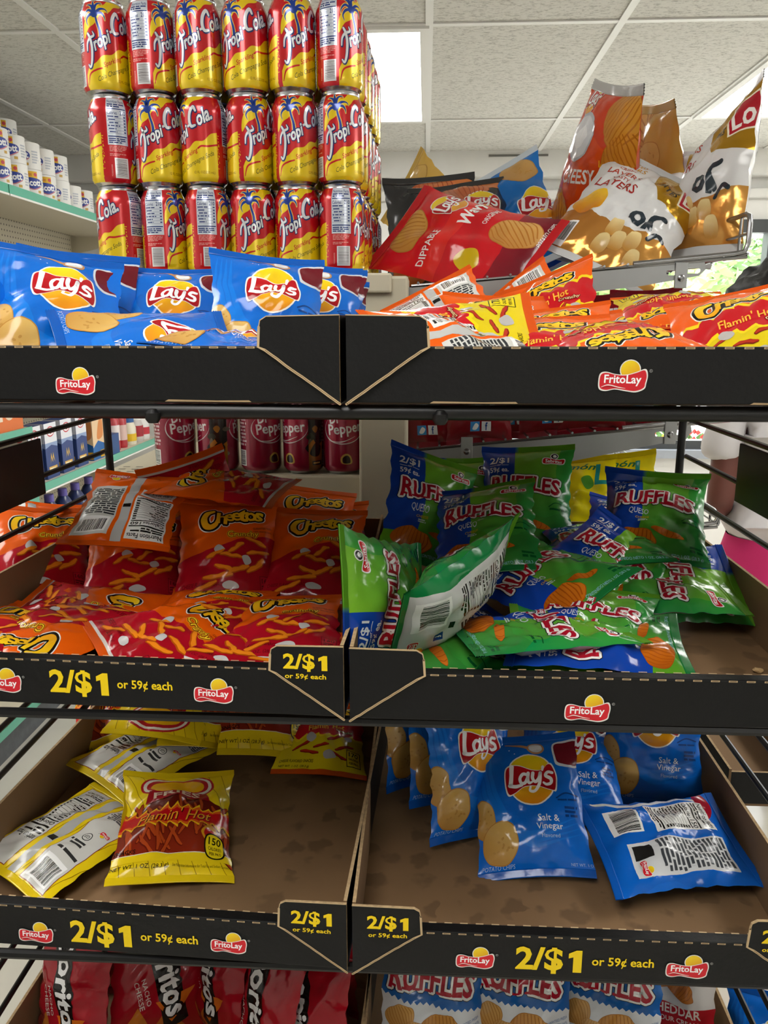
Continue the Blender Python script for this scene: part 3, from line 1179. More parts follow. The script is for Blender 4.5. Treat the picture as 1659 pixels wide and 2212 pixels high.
def pk_nacho():
    R = '#9c0f1e'
    f = Art()
    f.poly([(-5, -2), (-5, 50), (60, 40), (130, 66), (130, -2)], grad((60, 60), (60, 0), '#970f1c', '#96261a'), .6)
    f.poly([(4, 14), (30, 58), (50, 24)], '#b86a24', 1)
    f.poly([(42, 12), (66, 50), (92, 20)], '#ad5c1e', 1.3)
    f.poly([(30, 168), (62, 172), (96, 30), (66, 20)], '#15100f', 1.5)
    f.poly([(52, 60), (104, 70), (74, 30)], '#cf681c', 1.8)
    f.text('Doritos', 66, 98, w=118, h=30, col='#e9e7e6', layer=3, off=.03, shear=.1, rot=-75, out=('#15100f', 3.2))
    f.text('NACHO', 40, 74, w=34, h=6, col='#d3b9b2', layer=2, off=.01, rot=-75)
    f.text('CHEESE', 31, 72, w=36, h=6, col='#d3b9b2', layer=2, off=.01, rot=-75)
    f.text('NET WT. 1 OZ. (28.3 g)', 62, 12, w=60, h=4, col='#e0b9a0', layer=2)
    b = Art()
    b.rect(70, 20, 116, 150, '#b9b3b6', 1)
    nutrition(b, 72, 62, 114, 146, '150', layer=1.4, bg='#b9b3b6')
    micro(b, 8, 40, 58, 140, 18, '#c9b0ae', 1.2)
    barcode(b, 74, 24, 112, 54, 1.4)
    return f, b, R, R, '#86101c'


def pk_original():
    B, Wt = '#1d5fa8', '#d9dcdf'
    f = Art()
    zig = [(x, 88 + (x - 62) * -.08 + (2.2 if i % 2 else -1.2)) for i, x in enumerate(np.linspace(-3, 128, 34))]
    f.poly([(-5, -2)] + zig + [(130, -2)], Wt, .6)
    f.place(RIDGE, 62, 116, 1.1, rot=-4, dl=0)
    ridged(f, 24, 72, 20, 14, 25, 1.4, '#dcae66', '#b07a3a', seed=1)
    ridged(f, 74, 66, 24, 15, 5, 1.6, '#d9a052', '#a96f30', seed=2)
    ridged(f, 46, 58, 16, 12, -20, 1.9, '#dfb878', '#b98545', seed=3)
    ridged(f, 34, 34, 30, 18, 10, 2.1, '#d6a860', '#a9753a', seed=6)
    f.text('GUARANTEED FRESH', 108, 72, w=28, h=3.2, col='#2a5d9a', layer=2, rot=14)
    f.text('• UNTIL PRINTED DATE', 108, 67, w=28, h=2.6, col='#2a5d9a', layer=2, rot=10)
    f.text('Original', 88, 40, w=38, h=9, col='#1d5fa8', layer=2)
    b = Art()
    nutrition(b, 8, 74, 56, 150, '160', layer=1)
    barcode(b, 72, 20, 112, 50, 1.2)
    micro(b, 72, 70, 112, 145, 16, '#dfe6ee', 1.2)
    return f, b, B, B, '#1a4f92'


def pk_cheddar():
    B = '#d9d5d2'
    f = Art()
    f.poly([(-5, -2), (-5, 62), (40, 72), (90, 66), (130, 74), (130, -2)], '#b8202a', .6)
    f.place(RIDGE, 62, 136, 1.0, rot=-3, dl=0)
    ridged(f, 58, 100, 30, 18, 10, 1.4, '#d98a34', '#a8621e', seed=1)
    ridged(f, 84, 88, 20, 12, -30, 1.8, '#d07c2a', '#a8621e', seed=2)
    f.text('CHEDDAR', 80, 62, w=62, h=11, col='#e9dcd4', layer=2, off=.02, rot=2)
    f.text('& SOUR CREAM', 80, 50, w=56, h=6, col='#e9dcd4', layer=2, off=.01, rot=2)
    return f, Art(), B, B, '#c9c4c0'


def pk_lime():
    Y = '#e9d912'
    f = Art()
    f.place(SUN, 62, 108, .9, dl=.5)
    f.text('Limón', 62, 62, w=70, h=22, col='#1d6a3a', layer=2, off=.03, shear=.2, rot=4)
    chip(f, 30, 34, 20, 16, 0, 1.5)
    b = Art()
    b.text('L', 104, 128, w=22, h=40, col='#1f8f86', layer=1.4, off=.03)
    b.text('Limón', 60, 146, w=66, h=12, col='#2c7d4c', layer=1.4, off=.02, shear=.3, rot=-4)
    micro(b, 14, 40, 50, 132, 14, '#8a7a10', 1.2, fill=.35)
    b.blob([(70, 120), (84, 126), (92, 108), (80, 100)], '#4f9a2c', 1.2)
    return f, b, Y, Y, '#d9c80f'


# ---- large bags
def pk_layers():
    f = Art()
    G = '#b98a1e'
    f.poly([(-5, -2), (-5, 56), (60, 48), (130, 62), (130, -2)], grad((0, 60), (80, 0), '#b9702a', '#d9a050'), .6, metal=.55)
    f.poly([(60, 170), (66, 118), (80, 100), (130, 92), (130, 170)], G, .7, metal=.6)
    f.rect(96, 112, 128, 146, '#f2ead2', 1.2, rot=12)
    f.rect(98, 114, 127, 144, '#b3182a', 1.6, rot=12)
    f.text('Lo', 112, 128, w=22, h=22, col='#f4f0ea', layer=2, off=.02, rot=12)
    f.text('BITES', 84, 120, w=24, h=8, col='#241c10', layer=1.6, off=.02, rot=-14)
    for t, y, w, h, c in (('BITE-SIZED', 150, 32, 5, '#c7902a'), ('LAYERS', 141, 36, 8, '#c7902a'), ('CRISPY', 130, 20, 4, '#b8452c'), ('LAYERS', 120, 40, 9, '#b33a2a'),
                          ('TASTY', 109, 20, 4.4, '#b33a2a'), ('LAYERS', 98, 46, 12, '#a52c26')):
        f.text(t, 32, y, w=w, h=h, col=c, layer=1.6, off=.012, rot=-6)
    f.blob([(4, 66), (14, 82), (24, 88), (32, 78), (33, 60), (22, 50), (8, 54)], grad((14, 86), (18, 50), '#eec01e', '#cf7a1c'), 1.4)
    f.line([(100, 84), (88, 78), (92, 60)], 6, '#22303a', 1.6)
    f.text('oi', 78, 70, w=26, h=26, col='#22303a', layer=2, off=.04, rot=-8)
    f.line([(96, 50), (102, 62), (110, 58)], 5, '#22303a', 1.6)
    for i, (x, y) in enumerate(((60, 46), (70, 34), (56, 26), (84, 40), (92, 24))):
        f.blob([(x - 7, y - 8), (x - 6, y + 8), (x + 4, y + 10), (x + 8, y), (x + 4, y - 9)], grad((x, y - 8), (x, y + 8), '#c08a3c', '#e8cf92'), 1.5 + .1 * i)
    barcode(f, 3, 10, 24, 38, 2, horiz=False, seed=9)
    b = Art()
    nutrition(b, 10, 90, 56, 150, '160', layer=1)
    micro(b, 64, 40, 118, 150, 20, '#808080', 1)
    return f, b, '#dcdcdc', '#dcdcdc', '#cfcfcf'


def pk_cheesy():
    f = Art()
    f.poly([(-5, 170), (-5, 120), (40, 132), (130, 96), (130, 170)], '#cc3a0e', .6)
    f.place(SUN, 26, 150, .5, dl=.6)
    ridged(f, 104, 138, 30, 24, -30, 1.5, '#e0a23c', '#b5701c', seed=4)
    ridged(f, 112, 110, 22, 16, 30, 1.8, '#dc9630', '#ad6618', seed=5)
    f.ell(42, 118, 25, 22, '#b9bcc2', 2.2, n=30)
    f.ell(42, 118, 22, 19, '#d7d9dd', 2.5, n=30)
    f.blob([(32, 118), (42, 129), (54, 121), (48, 110), (38, 108)], '#eef0f2', 2.8)
    f.text('CHEESY', 54, 84, w=66, h=13, col='#f2efe8', layer=2, off=.02, rot=5)
    for a in (0, 35, 70):
        f.line([(92 + 3 * math.cos(math.radians(a + 40)), 94 + 3 * math.sin(math.radians(a + 40))), (92 + 8 * math.cos(math.radians(a + 40)), 94 + 8 * math.sin(math.radians(a + 40)))], 1.3, '#f1b31c', 2, smooth=False)
    ridged(f, 22, 50, 24, 20, 10, 1.4, '#e39a2c', '#b5631a', seed=6)
    ridged(f, 78, 30, 28, 18, -12, 1.7, '#e6a23c', '#b5631a', seed=7)
    b = Art()
    nutrition(b, 10, 70, 56, 150, '160', layer=1)
    return f, b, '#d9480f', '#cc3d0c', '#b8b8b6'


def pk_red():
    """large red ridge-cut chip bag"""
    f = Art()
    f.poly([(-5, -2), (-5, 40), (50, 34), (130, 44), (130, -2)], grad((0, 40), (0, 0), '#8e0f22', '#5d0c1e'), .6)
    f.rect(-5, 86, 130, 104, '#df2b27', .6)
    ridged(f, 52, 142, 34, 20, 20, 1.4, '#dcab5a', '#b37a34', seed=4, n=9)
    ridged(f, 84, 34, 28, 20, -40, 1.5, '#dfae62', '#b6752e', seed=8, n=9)
    f.place(SUN, 100, 118, .68, dl=1)
    f.text('Wavy', 96, 86, w=48, h=18, col='#f2efec', layer=2.5, off=.03, shear=.1, rot=4)
    f.text('DIPPABLE', 32, 106, w=44, h=8, col='#f2e9e4', layer=2, off=.012)
    f.text('ORIGINAL', 96, 66, w=34, h=5, col='#f2e9e4', layer=2, off=.01)
    f.blob([(18, 60), (26, 74), (40, 68), (42, 54), (28, 48)], '#d9b81c', 1.4)
    f.text('POTATO CHIPS', 100, 10, w=34, h=4, col='#f2e9e4', layer=2)
    b = Art()
    nutrition(b, 10, 70, 56, 150, '160', layer=1)
    return f, b, '#cf1622', '#8e0f22', '#c4141f'


def pk_bbq():
    f = Art()
    ridged(f, 70, 140, 34, 20, 10, 1.4, '#d77a44', '#a8502a', seed=3)
    f.blob([(60, 150), (90, 162), (122, 152), (118, 142), (88, 146)], '#c8733a', 1.9)
    f.place(SUN, 90, 112, .8, dl=1)
    f.text('BARBECUE', 62, 64, w=90, h=14, col='#e8c33a', layer=2, off=.02)
    chip(f, 36, 30, 26, 20, 0, 1.4, '#c8733a', '#94481f', seed=4)
    b = Art()
    micro(b, 40, 116, 120, 158, 5, '#b9b33a', 1.2, fill=.5)
    nutrition(b, 10, 40, 60, 110, '160', layer=1)
    return f, b, '#2b2b2d', '#2b2b2d', '#333333'


def pk_goldchip():
    f = Art()
    chip(f, 40, 138, 30, 18, 30, 1.4, '#d8b56a', '#a9803c', seed=4)
    chip(f, 84, 140, 34, 20, -30, 1.8, '#d2ab5c', '#a9803c', seed=6)
    chip(f, 62, 116, 30, 16, 0, 2.2, '#d9b870', '#a9803c', seed=7)
    f.place(SUN, 62, 84, .9, dl=2)
    f.rect(-5, -2, 130, 44, '#7a1a24', .6)
    b = Art()
    nutrition(b, 10, 40, 60, 110, '160', layer=1)
    return f, b, '#c9a14c', '#c9a14c', '#b89447'


def pk_kettle():
    f = Art()
    f.rect(-5, 90, 130, 170, '#c99c4a', .5)
    ridged(f, 50, 136, 34, 18, 70, 1.4, '#d9a04a', '#a5682a', seed=4)
    chip(f, 74, 112, 26, 18, 20, 1.9, '#d8b060', seed=3)
    f.place(SUN, 64, 66, .8, dl=1)
    return f, Art(), '#6d1426', '#6d1426', '#b8924a'


def pk_bigblue():
    f = Art()
    chip(f, 98, 134, 26, 19, -30, 1.4, '#c9a262', seed=4)
    f.ell(28, 104, 22, 20, '#c9d2da', 1.4, n=26)
    f.ell(28, 104, 20, 18, '#5d1428', 1.8, n=26)
    f.place(SUN, 112, 74, .8, dl=1)
    f.text('Salt & Vinegar', 62, 36, w=80, h=12, col='#e9f0f6', layer=2)
    return f, Art(), '#0f6ec0', '#0f6ec0', '#c8d2da'


def pk_navy():
    f = Art()
    f.poly([(-5, 170), (-5, 120), (60, 132), (130, 118), (130, 170)], '#d5d7dc', .6)
    f.blob([(52, 126), (96, 146), (120, 130), (80, 112)], '#5c3420', 1.4)
    f.text('COOL', 62, 84, w=70, h=18, col='#e8eaf0', layer=2, off=.03)
    f.poly([(14, 40), (30, 70), (44, 38)], '#d8912c', 1.4)
    return f, Art(), '#1a3c98', '#1a3c98', '#aab3c8'


def pk_level():
    """dark red bag, seen on the wire shelves"""
    f = Art()
    f.poly([(-5, -2), (-5, 46), (130, 60), (130, -2)], '#7d0d18', .6)
    f.text('FLAVOR', 66, 156, w=46, h=6, col='#e6dcd8', layer=2, off=.01, rot=6, shear=.2)
    f.poly([(4, 120), (10, 152), (62, 140)], '#d21c22', .8)
    f.text('ANOTHER', 62, 142, w=108, h=12, col='#eeebe8', layer=2, off=.035)
    f.text('LEVEL.', 62, 127, w=80, h=12, col='#eeebe8', layer=2, off=.035)
    f.rect(44, 44, 92, 74, '#d9d7d5', 1)
    micro(f, 48, 64, 88, 72, 2, '#222222', 1.5)
    f.text('6', 74, 54, w=16, h=14, col='#181818', layer=1.5, off=.03)
    f.rect(44, 18, 62, 30, '#3b8fd0', 1)
    f.blob([(48, 21), (54, 28), (60, 25), (55, 20)], '#f2f2f2', 1.5)
    f.rect(66, 18, 84, 30, '#e8e8ea', 1)
    f.text('f', 75, 24, h=10, col='#24448c', layer=1.5, off=.03)
    return f, Art(), '#a01120', '#a01120', '#8c1020'


KINDS = dict(vinegar=(pk_vinegar, W0, H0, 34), crunch=(pk_crunch, W0, H0, 34), hot=(pk_hot, W0, H0, 34), queso=(pk_queso, W0, H0, 34),
             fries=(pk_fries, 132, 168, 34), nacho=(pk_nacho, W0, H0, 36), original=(pk_original, W0, H0, 34), cheddar=(pk_cheddar, W0, H0, 34),
             lime=(pk_lime, W0, H0, 34), layers=(pk_layers, 200, 270, 70), cheesy=(pk_cheesy, 220, 310, 80), red=(pk_red, 200, 270, 75),
             bbq=(pk_bbq, 190, 260, 70), goldchip=(pk_goldchip, 200, 280, 70), kettle=(pk_kettle, 200, 300, 60), bigblue=(pk_bigblue, 200, 290, 70),
             navy=(pk_navy, 190, 260, 60), level=(pk_level, 105, 220, 44))
# ------------------------------------------------------------------ pillow packets
NXB, NYB = 22, 26
SEALH = 9.0
_SHEETS = {}


def sheets(kind):
    if kind not in _SHEETS:
        fn, W, H, T = KINDS[kind]
        f, b, cf, cb, cs = fn()
        seal = SEALH * H / 165
        # artwork is drawn for 125 x 165 and scaled to the packet
        k = (125.0, 165.0)
        y0, y1 = seal / H * k[1], (H - seal) / H * k[1]
        cs = cs if isinstance(cs, dict) else {'top_seal': [(1.0, cs)], 'bottom_seal': [(1.0, cs)]}
        _SHEETS[kind] = (Sheet(f, 0, k[0], y0, y1, NXB, NYB), Sheet(b, 0, k[0], y0, y1, NXB, NYB), lin(cf), lin(cb), cs, W, H, T, seal)
    return _SHEETS[kind]


def _tri(x):
    return np.abs((x % 1.0) * 2 - 1) * 2 - 1


class Shape:
    """the surface of one inflated, creased packet: u 0..W across, v 0..H up, side +1 front / -1 back"""

    def __init__(s, W, H, T, seal, seed, crumple=1.2, bend=(), curl=0.0, twist=0.0, dents=(), slump=0.0, puffy=1.0, flat=0.0):
        r = np.random.RandomState(seed)
        s.W, s.H, s.T, s.seal = W, H, T * puffy, seal
        sc = W / 125.0
        s.cr = crumple * sc
        s.waves = [(r.uniform(0, PI), r.uniform(.011, .026) / sc, r.uniform(0, 1), r.uniform(.35, 1.0)) for _ in range(5)]
        s.waves2 = [(r.uniform(0, PI), r.uniform(.032, .06) / sc, r.uniform(0, 1), r.uniform(.25, .55)) for _ in range(4)]
        s.off = r.uniform(0, 1, (2, 9))
        s.pl = [(r.randint(3, 6), r.uniform(0, 6.28), r.uniform(1.0, 2.0)) for _ in range(2)]
        s.edge = [(r.uniform(.02, .05) / sc, r.uniform(0, 6.28), r.uniform(.4, 1.2)) for _ in range(4)]
        s.bend, s.curl, s.twist, s.dents, s.slump, s.flat = bend, curl, twist, dents, slump, flat
        s.sc = sc
        s.wob = r.uniform(-1, 1, 4)

    def __call__(s, u, v, side):
        W, H, T = s.W, s.H, s.T
        S = 2 * u / W - 1
        t = np.clip((v - s.seal) / (H - 2 * s.seal), 0, 1)
        tq = np.clip(t + s.slump * t * (1 - t), 0, 1)
        q = np.sin(PI * np.clip(tq, 0.0001, .9999)) ** .62
        p = np.clip(1 - np.abs(S) ** 2.3, 0, 1) ** .72
        z = side * T / 2 * p * q
        em = (1 - np.abs(S) ** 5)
        i = 0 if side > 0 else 1
        d = np.zeros_like(z)
        for k, (th, fr, ph, am) in enumerate(s.waves):
            d = d + am * _tri((u * math.cos(th) + v * math.sin(th)) * fr + ph + s.off[i, k])
        for k, (th, fr, ph, am) in enumerate(s.waves2):
            d = d + am * _tri((u * math.cos(th) + v * math.sin(th)) * fr + ph + s.off[i, 5 + k])
        z = z + side * d * 1.5 * s.cr * em * q ** .6
        # gathers that run in from the two seals
        for e, (n, ph, am) in zip((v, H - v), s.pl):
            g = np.exp(-np.clip(e - s.seal, 0, None) / (17 * s.sc))
            z = z + side * am * s.sc * g * np.abs(np.sin(S * n * 1.7 + ph)) * (1 - np.abs(S)) * np.clip(e / s.seal, 0, 1)
            z = z + .9 * s.sc * g * np.sin(S * (n - 1) + ph)
        for (du, dv, rad, dep, sd) in s.dents:
            if sd == side or sd == 0:
                g = np.exp(-(((u - du * W) / (rad * s.sc)) ** 2 + ((v - dv * H) / (rad * s.sc)) ** 2))
                z = z - side * dep * s.sc * g
        x = S * W / 2 * (1 - .105 * q * (1 - .6 * s.flat))
        for fr, ph, am in s.edge:
            x = x + am * s.sc * np.sin(v * fr * 6.28 + ph + (S > 0) * 1.7) * np.abs(S) ** 3 * np.sign(S) * q
        y = v - H * .5
        y = y * (1 - .045 * (1 - np.abs(S) ** 2)) + H * .5
        if s.curl:
            R = W / 2 / s.curl
            x, z = (R + z) * np.sin(x / R), (R + z) * np.cos(x / R) - R
        if s.twist:
            a = s.twist * (v / H - .5)
            x, z = x * np.cos(a) + z * np.sin(a), -x * np.sin(a) + z * np.cos(a)
        if s.bend:
            vv = np.linspace(-.2 * H, 1.2 * H, 240)

            def ang(q_, xs=0.0):
                A = np.zeros_like(q_)
                for (t0, a, wd) in s.bend:
                    e = np.clip((q_ / H - t0) / wd + .5, 0, 1)
                    A = A + math.radians(a) * e * e * (3 - 2 * e)
                return A
            A = ang(vv)
            dv = vv[1] - vv[0]
            k0 = np.searchsorted(vv, 0.0)
            cy, cz = np.cumsum(np.cos(A)) * dv, np.cumsum(np.sin(A)) * dv
            cy, cz = cy - cy[k0], cz - cz[k0]
            Ai, yi, zi = np.interp(y, vv, A), np.interp(y, vv, cy), np.interp(y, vv, cz)
            y, z = yi - z * np.sin(Ai), zi + z * np.cos(Ai)
        return np.stack([x, y, z], -1)


def _seal_cols(bands, f):
    f = f.ravel()
    C = np.zeros((len(f), 4))
    lo = -1.0
    for hi, c in bands:
        C[(f > lo - 1e-6) & (f <= hi + 1e-6), :3] = lin(c)
        lo = hi
    return C


def make_packet(name, kind, base, R, seed, parent=None, both=False, back_only=False, **kw):
    """body plus its two crimped seals; base is the middle of the bottom seal, R a 3x3 of local axes (right, up, outward)"""
    sf, sb, cf, cb, cs, W, H, T, seal = sheets(kind)
    sh = Shape(W, H, T, seal, seed, **kw)
    us = np.linspace(0, W, NXB + 1)[:, None] * np.ones((1, NYB + 1))
    vs = np.linspace(seal, H - seal, NYB + 1)[None, :] * np.ones((NXB + 1, 1))
    parts = []
    k = 0.001
    lift = 0.00022 * max(1, W / 160)
    for side, sheet, c in ((1, sf, cf), (-1, sb, cb)):
        uu = us if side > 0 else us[::-1]
        G = sh(uu, vs, side) * k
        N = grid_normals(G)
        parts.append((G.reshape(-1, 3), grid_tris(NXB, NYB), np.tile((*c, 0.0), (G.shape[0] * G.shape[1], 1)), N.reshape(-1, 3)))
        if both or (side < 0) == back_only:
            parts.append(sheet.lay(G, N, lift))
    V, Tt, C, N = join_arrays(parts)
    o = raw_mesh(name, V, Tt, C, N, FILM, parent)
    M = Matrix(((R[0][0], R[1][0], R[2][0], base[0]), (R[0][1], R[1][1], R[2][1], base[1]), (R[0][2], R[1][2], R[2][2], base[2]), (0, 0, 0, 1)))
    o.matrix_world = M
    # the crimped seals
    for nm, v0, v1 in (('bottom_seal', 0.0, seal), ('top_seal', H - seal, H)):
        ny = 8
        u2 = np.linspace(0, W, NXB + 1)[:, None] * np.ones((1, ny + 1))
        v2 = np.linspace(v0, v1, ny + 1)[None, :] * np.ones((NXB + 1, 1))
        ps = []
        for side in (1, -1):
            uu = u2 if side > 0 else u2[::-1]
            G = sh(uu, v2, side) * k
            N0 = grid_normals(G)
            rib = (np.arange(ny + 1) % 2) * 0.0008 * (W / 125)
            rib[0] = rib[-1] = 0
            G = G + N0 * (rib[None, :, None] + 0.00025)
            N = grid_normals(G)
            ps.append((G.reshape(-1, 3), grid_tris(NXB, ny), _seal_cols(cs[nm], uu / W), N.reshape(-1, 3)))
        V, Tt, C, N = join_arrays(ps)
        raw_mesh(nm, V, Tt, C, N, FILM, o)
    return o


def frame_from(b, t, H, back=True, turn=0.0):
    """b = (px, py, depth) of the bottom seal's middle, t = (px, py) of the top's: where the packet of height H stands"""
    P = at(*b)
    if len(t) == 3:                       # the top's depth is given too
        a = at(*t) - P
        a /= np.linalg.norm(a)
        n = (CAM - P) - a * (CAM - P).dot(a)
        n /= np.linalg.norm(n)
        x = np.cross(a, n)
        r = math.radians(turn)
        n2 = n * math.cos(r) + x * math.sin(r)
        return P, np.array([np.cross(a, n2), a, n2])
    d = ray(*t)
    w = CAM - P
    A, B, Cc = d.dot(d), 2 * d.dot(w), w.dot(w) - H * H
    D = B * B - 4 * A * Cc
    if D < 0:
        s = -B / (2 * A)
    else:
        s = (-B + (math.sqrt(D) if back else -math.sqrt(D))) / (2 * A)
    a = CAM + d * s - P
    a /= np.linalg.norm(a)
    c = CAM - P
    n = c - a * c.dot(a)
    n /= np.linalg.norm(n)
    x = np.cross(a, n)
    r = math.radians(turn)
    n2 = n * math.cos(r) + x * math.sin(r)
    x2 = np.cross(a, n2)
    return P, np.array([x2, a, n2])


def packet(name, kind, b, t, label, cat, group, back=True, turn=0.0, seed=0, **kw):
    H = KINDS[kind][2] / 1000
    P, R = frame_from(b, t, H * .97, back, turn)
    o = make_packet(name, kind, P, R, seed, both=20 < abs(turn) < 160, back_only=abs(turn) >= 160, **kw)
    return tag(o, label, cat, group)


def flat_packet(name, kind, c, heading, label, cat, group, z=None, face=10.0, tilt=0.0, down=False, seed=0, **kw):
    """a packet lying on a pile: c = (px, py[, depth]) of its middle, z the height of its middle when no depth is given;
    heading 0 = top to the right, 90 = top away; face = how far the printed side leans to the viewer; tilt raises the top"""
    C = at(*c) if len(c) == 3 else atz(c[0], c[1], z)
    h, tl, f = math.radians(heading), math.radians(tilt), math.radians(face)
    a = np.array([math.cos(h) * math.cos(tl), math.sin(h) * math.cos(tl), math.sin(tl)])
    v = CAM - C
    v[2] = 0
    v /= np.linalg.norm(v)
    n = np.array([0, 0, math.cos(f)]) + v * math.sin(f)
    n = n - a * n.dot(a)
    n /= np.linalg.norm(n)
    if down:
        n = -n
    H = KINDS[kind][2] / 1000
    o = make_packet(name, kind, C - a * H / 2, np.array([np.cross(a, n), a, n]), seed, both=False, back_only=down, **kw)
    return tag(o, label, cat, group)
# ------------------------------------------------------------------ the setting
XL, XR, YB, YF, ZC = -2.05, 3.7, 4.8, -3.2, 2.43
M_WALL = mat('wall_paint', '#e9e8e4', .75, var=.04, bump=.05)
M_FLOOR = mat('vinyl_floor', '#d6d2c6', .35, var=.12, vscale=3, coat=.2)
M_BAR = mat('white_bar', '#e6e5e1', .5)


def ceiling_mat():
    m = bpy.data.materials.new('ceiling_tile')
    m.use_nodes = True
    nt = m.node_tree
    b = nt.nodes['Principled BSDF']
    b.inputs['Roughness'].default_value = .9
    tc = nt.nodes.new('ShaderNodeTexCoord')
    mp = nt.nodes.new('ShaderNodeMapping')
    mp.inputs['Scale'].default_value = (60, 120, 1)
    nz = nt.nodes.new('ShaderNodeTexNoise')
    nz.inputs['Scale'].default_value = 1.0
    nz.inputs['Detail'].default_value = 5
    nz.inputs['Roughness'].default_value = .7
    cr = nt.nodes.new('ShaderNodeValToRGB')
    cr.color_ramp.elements[0].position = .36
    cr.color_ramp.elements[0].color = (*lin('#aba9a2'), 1)
    cr.color_ramp.elements[1].position = .5
    cr.color_ramp.elements[1].color = (*lin('#d6d4cd'), 1)
    bp = nt.nodes.new('ShaderNodeBump')
    bp.inputs['Strength'].default_value = .5
    bp.inputs['Distance'].default_value = .004
    L = nt.links.new
    L(tc.outputs['Object'], mp.inputs['Vector'])
    L(mp.outputs['Vector'], nz.inputs['Vector'])
    L(nz.outputs['Fac'], cr.inputs['Fac'])
    L(nz.outputs['Fac'], bp.inputs['Height'])
    L(cr.outputs['Color'], b.inputs['Base Color'])
    L(bp.outputs['Normal'], b.inputs['Normal'])
    return m


def struct(name, mb, m, **kw):
    return tag(mb.build(name, m, **kw), kind='structure')


struct('floor', MB().box(XL - .1, XR + .1, YF - .1, YB + .1, -.06, 0), M_FLOOR)
struct('ceiling', MB().box(XL - .1, XR + .1, YF - .1, YB + .1, ZC, ZC + .06), ceiling_mat())
struct('wall_left', MB().box(XL - .1, XL, YF, YB, 0, ZC), M_WALL)
struct('wall_right', MB().box(XR, XR + .1, YF, YB, 0, ZC), M_WALL)
struct('wall_front', MB().box(XL, XR, YF - .1, YF, 0, ZC), M_WALL)
# far wall with its long window
WX0, WX1, WZ0, WZ1 = .45, 3.4, .79, 2.08
w = MB()
w.box(XL, WX0, YB, YB + .12, 0, ZC)
w.box(WX1, XR, YB, YB + .12, 0, ZC)
w.box(WX0, WX1, YB, YB + .12, 0, WZ0)
w.box(WX0, WX1, YB, YB + .12, WZ1, ZC)
struct('wall_back', w, M_WALL)
# soffit and cornice along the far wall
struct('trim_1', MB().box(XL, XR, YB - .12, YB, ZC - .13, ZC), M_WALL)
struct('trim_2', MB().box(XL, XR, YB - .05, YB, ZC - .24, ZC - .19), M_BAR, bevel=.008)
# ceiling bars, 2 x 4 ft grid
g = MB()
for i in range(-3, 7):
    x = i * .6
    if XL < x < XR:
        g.box(x - .012, x + .012, YF, YB - .12, ZC - .006, ZC - .0005)
ROWS = [-3.2 + .0, -2.0, -.8, .4, 1.6, 2.8, 4.0]
for y in ROWS:
    g.box(XL, XR, y - .012, y + .012, ZC - .005, ZC - .0004)
struct('trim_3', g, M_BAR)
# light panels set in the grid
M_PANEL = mat('light_panel', (1.0, .985, .95), .5, emit=PANEL_POWER)
n = 0
PLIST = [(-.6, 2.8, 'between the can stack and the snack bags'), (1.2, 2.8, 'at the right edge of the picture'),
         (3.0, 2.8, ''), (-1.8, .4, ''), (1.2, .4, ''), (3.0, .4, ''), (-.6, -.8, ''), (1.2, -3.2, '')]  # panels with empty text are out of view, added to light fronts and goods
for x, y, wh in PLIST:
    t = empty('ceiling_light', (x + .3, y + .6, ZC), label='bright white fluorescent light panel in the ceiling ' + (wh or 'out of view, added for fill light'),
              cat='light', group='ceiling light panels')
    fr = MB()
    for a, b_, c, d in ((-.3, .3, -.6, -.57), (-.3, .3, .57, .6), (-.3, -.27, -.57, .57), (.27, .3, -.57, .57)):
        fr.box(a, b_, c, d, -.014, -.001)
    fr.build('frame', M_BAR, t)
    MB().box(-.27, .27, -.57, .57, -.009, -.003).build('diffuser', M_PANEL, t)
# air vent slit in the soffit
v = at(1120, 335, YB - .125)
struct('trim_4', MB().box(v[0] - .16, v[0] + .16, YB - .126, YB - .12, v[2] - .006, v[2] + .004), mat('vent_dark', '#6f6d68', .6))

# window: dark frame, sill and glass
wt = tag(empty('window_1', ((WX0 + WX1) / 2, YB, WZ0)), kind='structure')
M_FRAME = mat('window_frame', '#4a4d4e', .45, metal=.3)
f = MB()
hw, hz = (WX1 - WX0) / 2, WZ1 - WZ0
f.box(-hw, hw, -.02, .06, hz - .07, hz)
f.box(-hw, hw, -.02, .06, 0, .05)
for x in (-hw, -.02, hw - .05):
    f.box(x, x + .05, -.02, .06, .05, hz - .07)
f.build('window_frame', M_FRAME, wt)
MB().box(-hw - .03, hw + .03, -.07, -.021, -.05, 0).build('window_sill', mat('window_sill', '#9aa0a8', .4), wt)
gm = bpy.data.materials.new('window_glass')
gm.use_nodes = True
nt = gm.node_tree
nt.nodes.clear()
out = nt.nodes.new('ShaderNodeOutputMaterial')
mx = nt.nodes.new('ShaderNodeMixShader')
tr = nt.nodes.new('ShaderNodeBsdfTransparent')
gl = nt.nodes.new('ShaderNodeBsdfGlossy')
gl.inputs['Roughness'].default_value = .02
mx.inputs['Fac'].default_value = .06
nt.links.new(tr.outputs[0], mx.inputs[1])
nt.links.new(gl.outputs[0], mx.inputs[2])
nt.links.new(mx.outputs[0], out.inputs['Surface'])
MB().box(-hw, hw, .02, .026, .05, hz - .07).build('pane', gm, wt)

# ------------------------------------------------------------------ outdoors: pavement, trees, planter of flowers
struct('ground', MB().box(-12, 18, YB + .12, 30, -.25, -.15), mat('pavement', '#d8d6cf', .8, var=.1))
M_TRUNK = mat('bark', '#b9a89a', .8, var=.3, vscale=12)


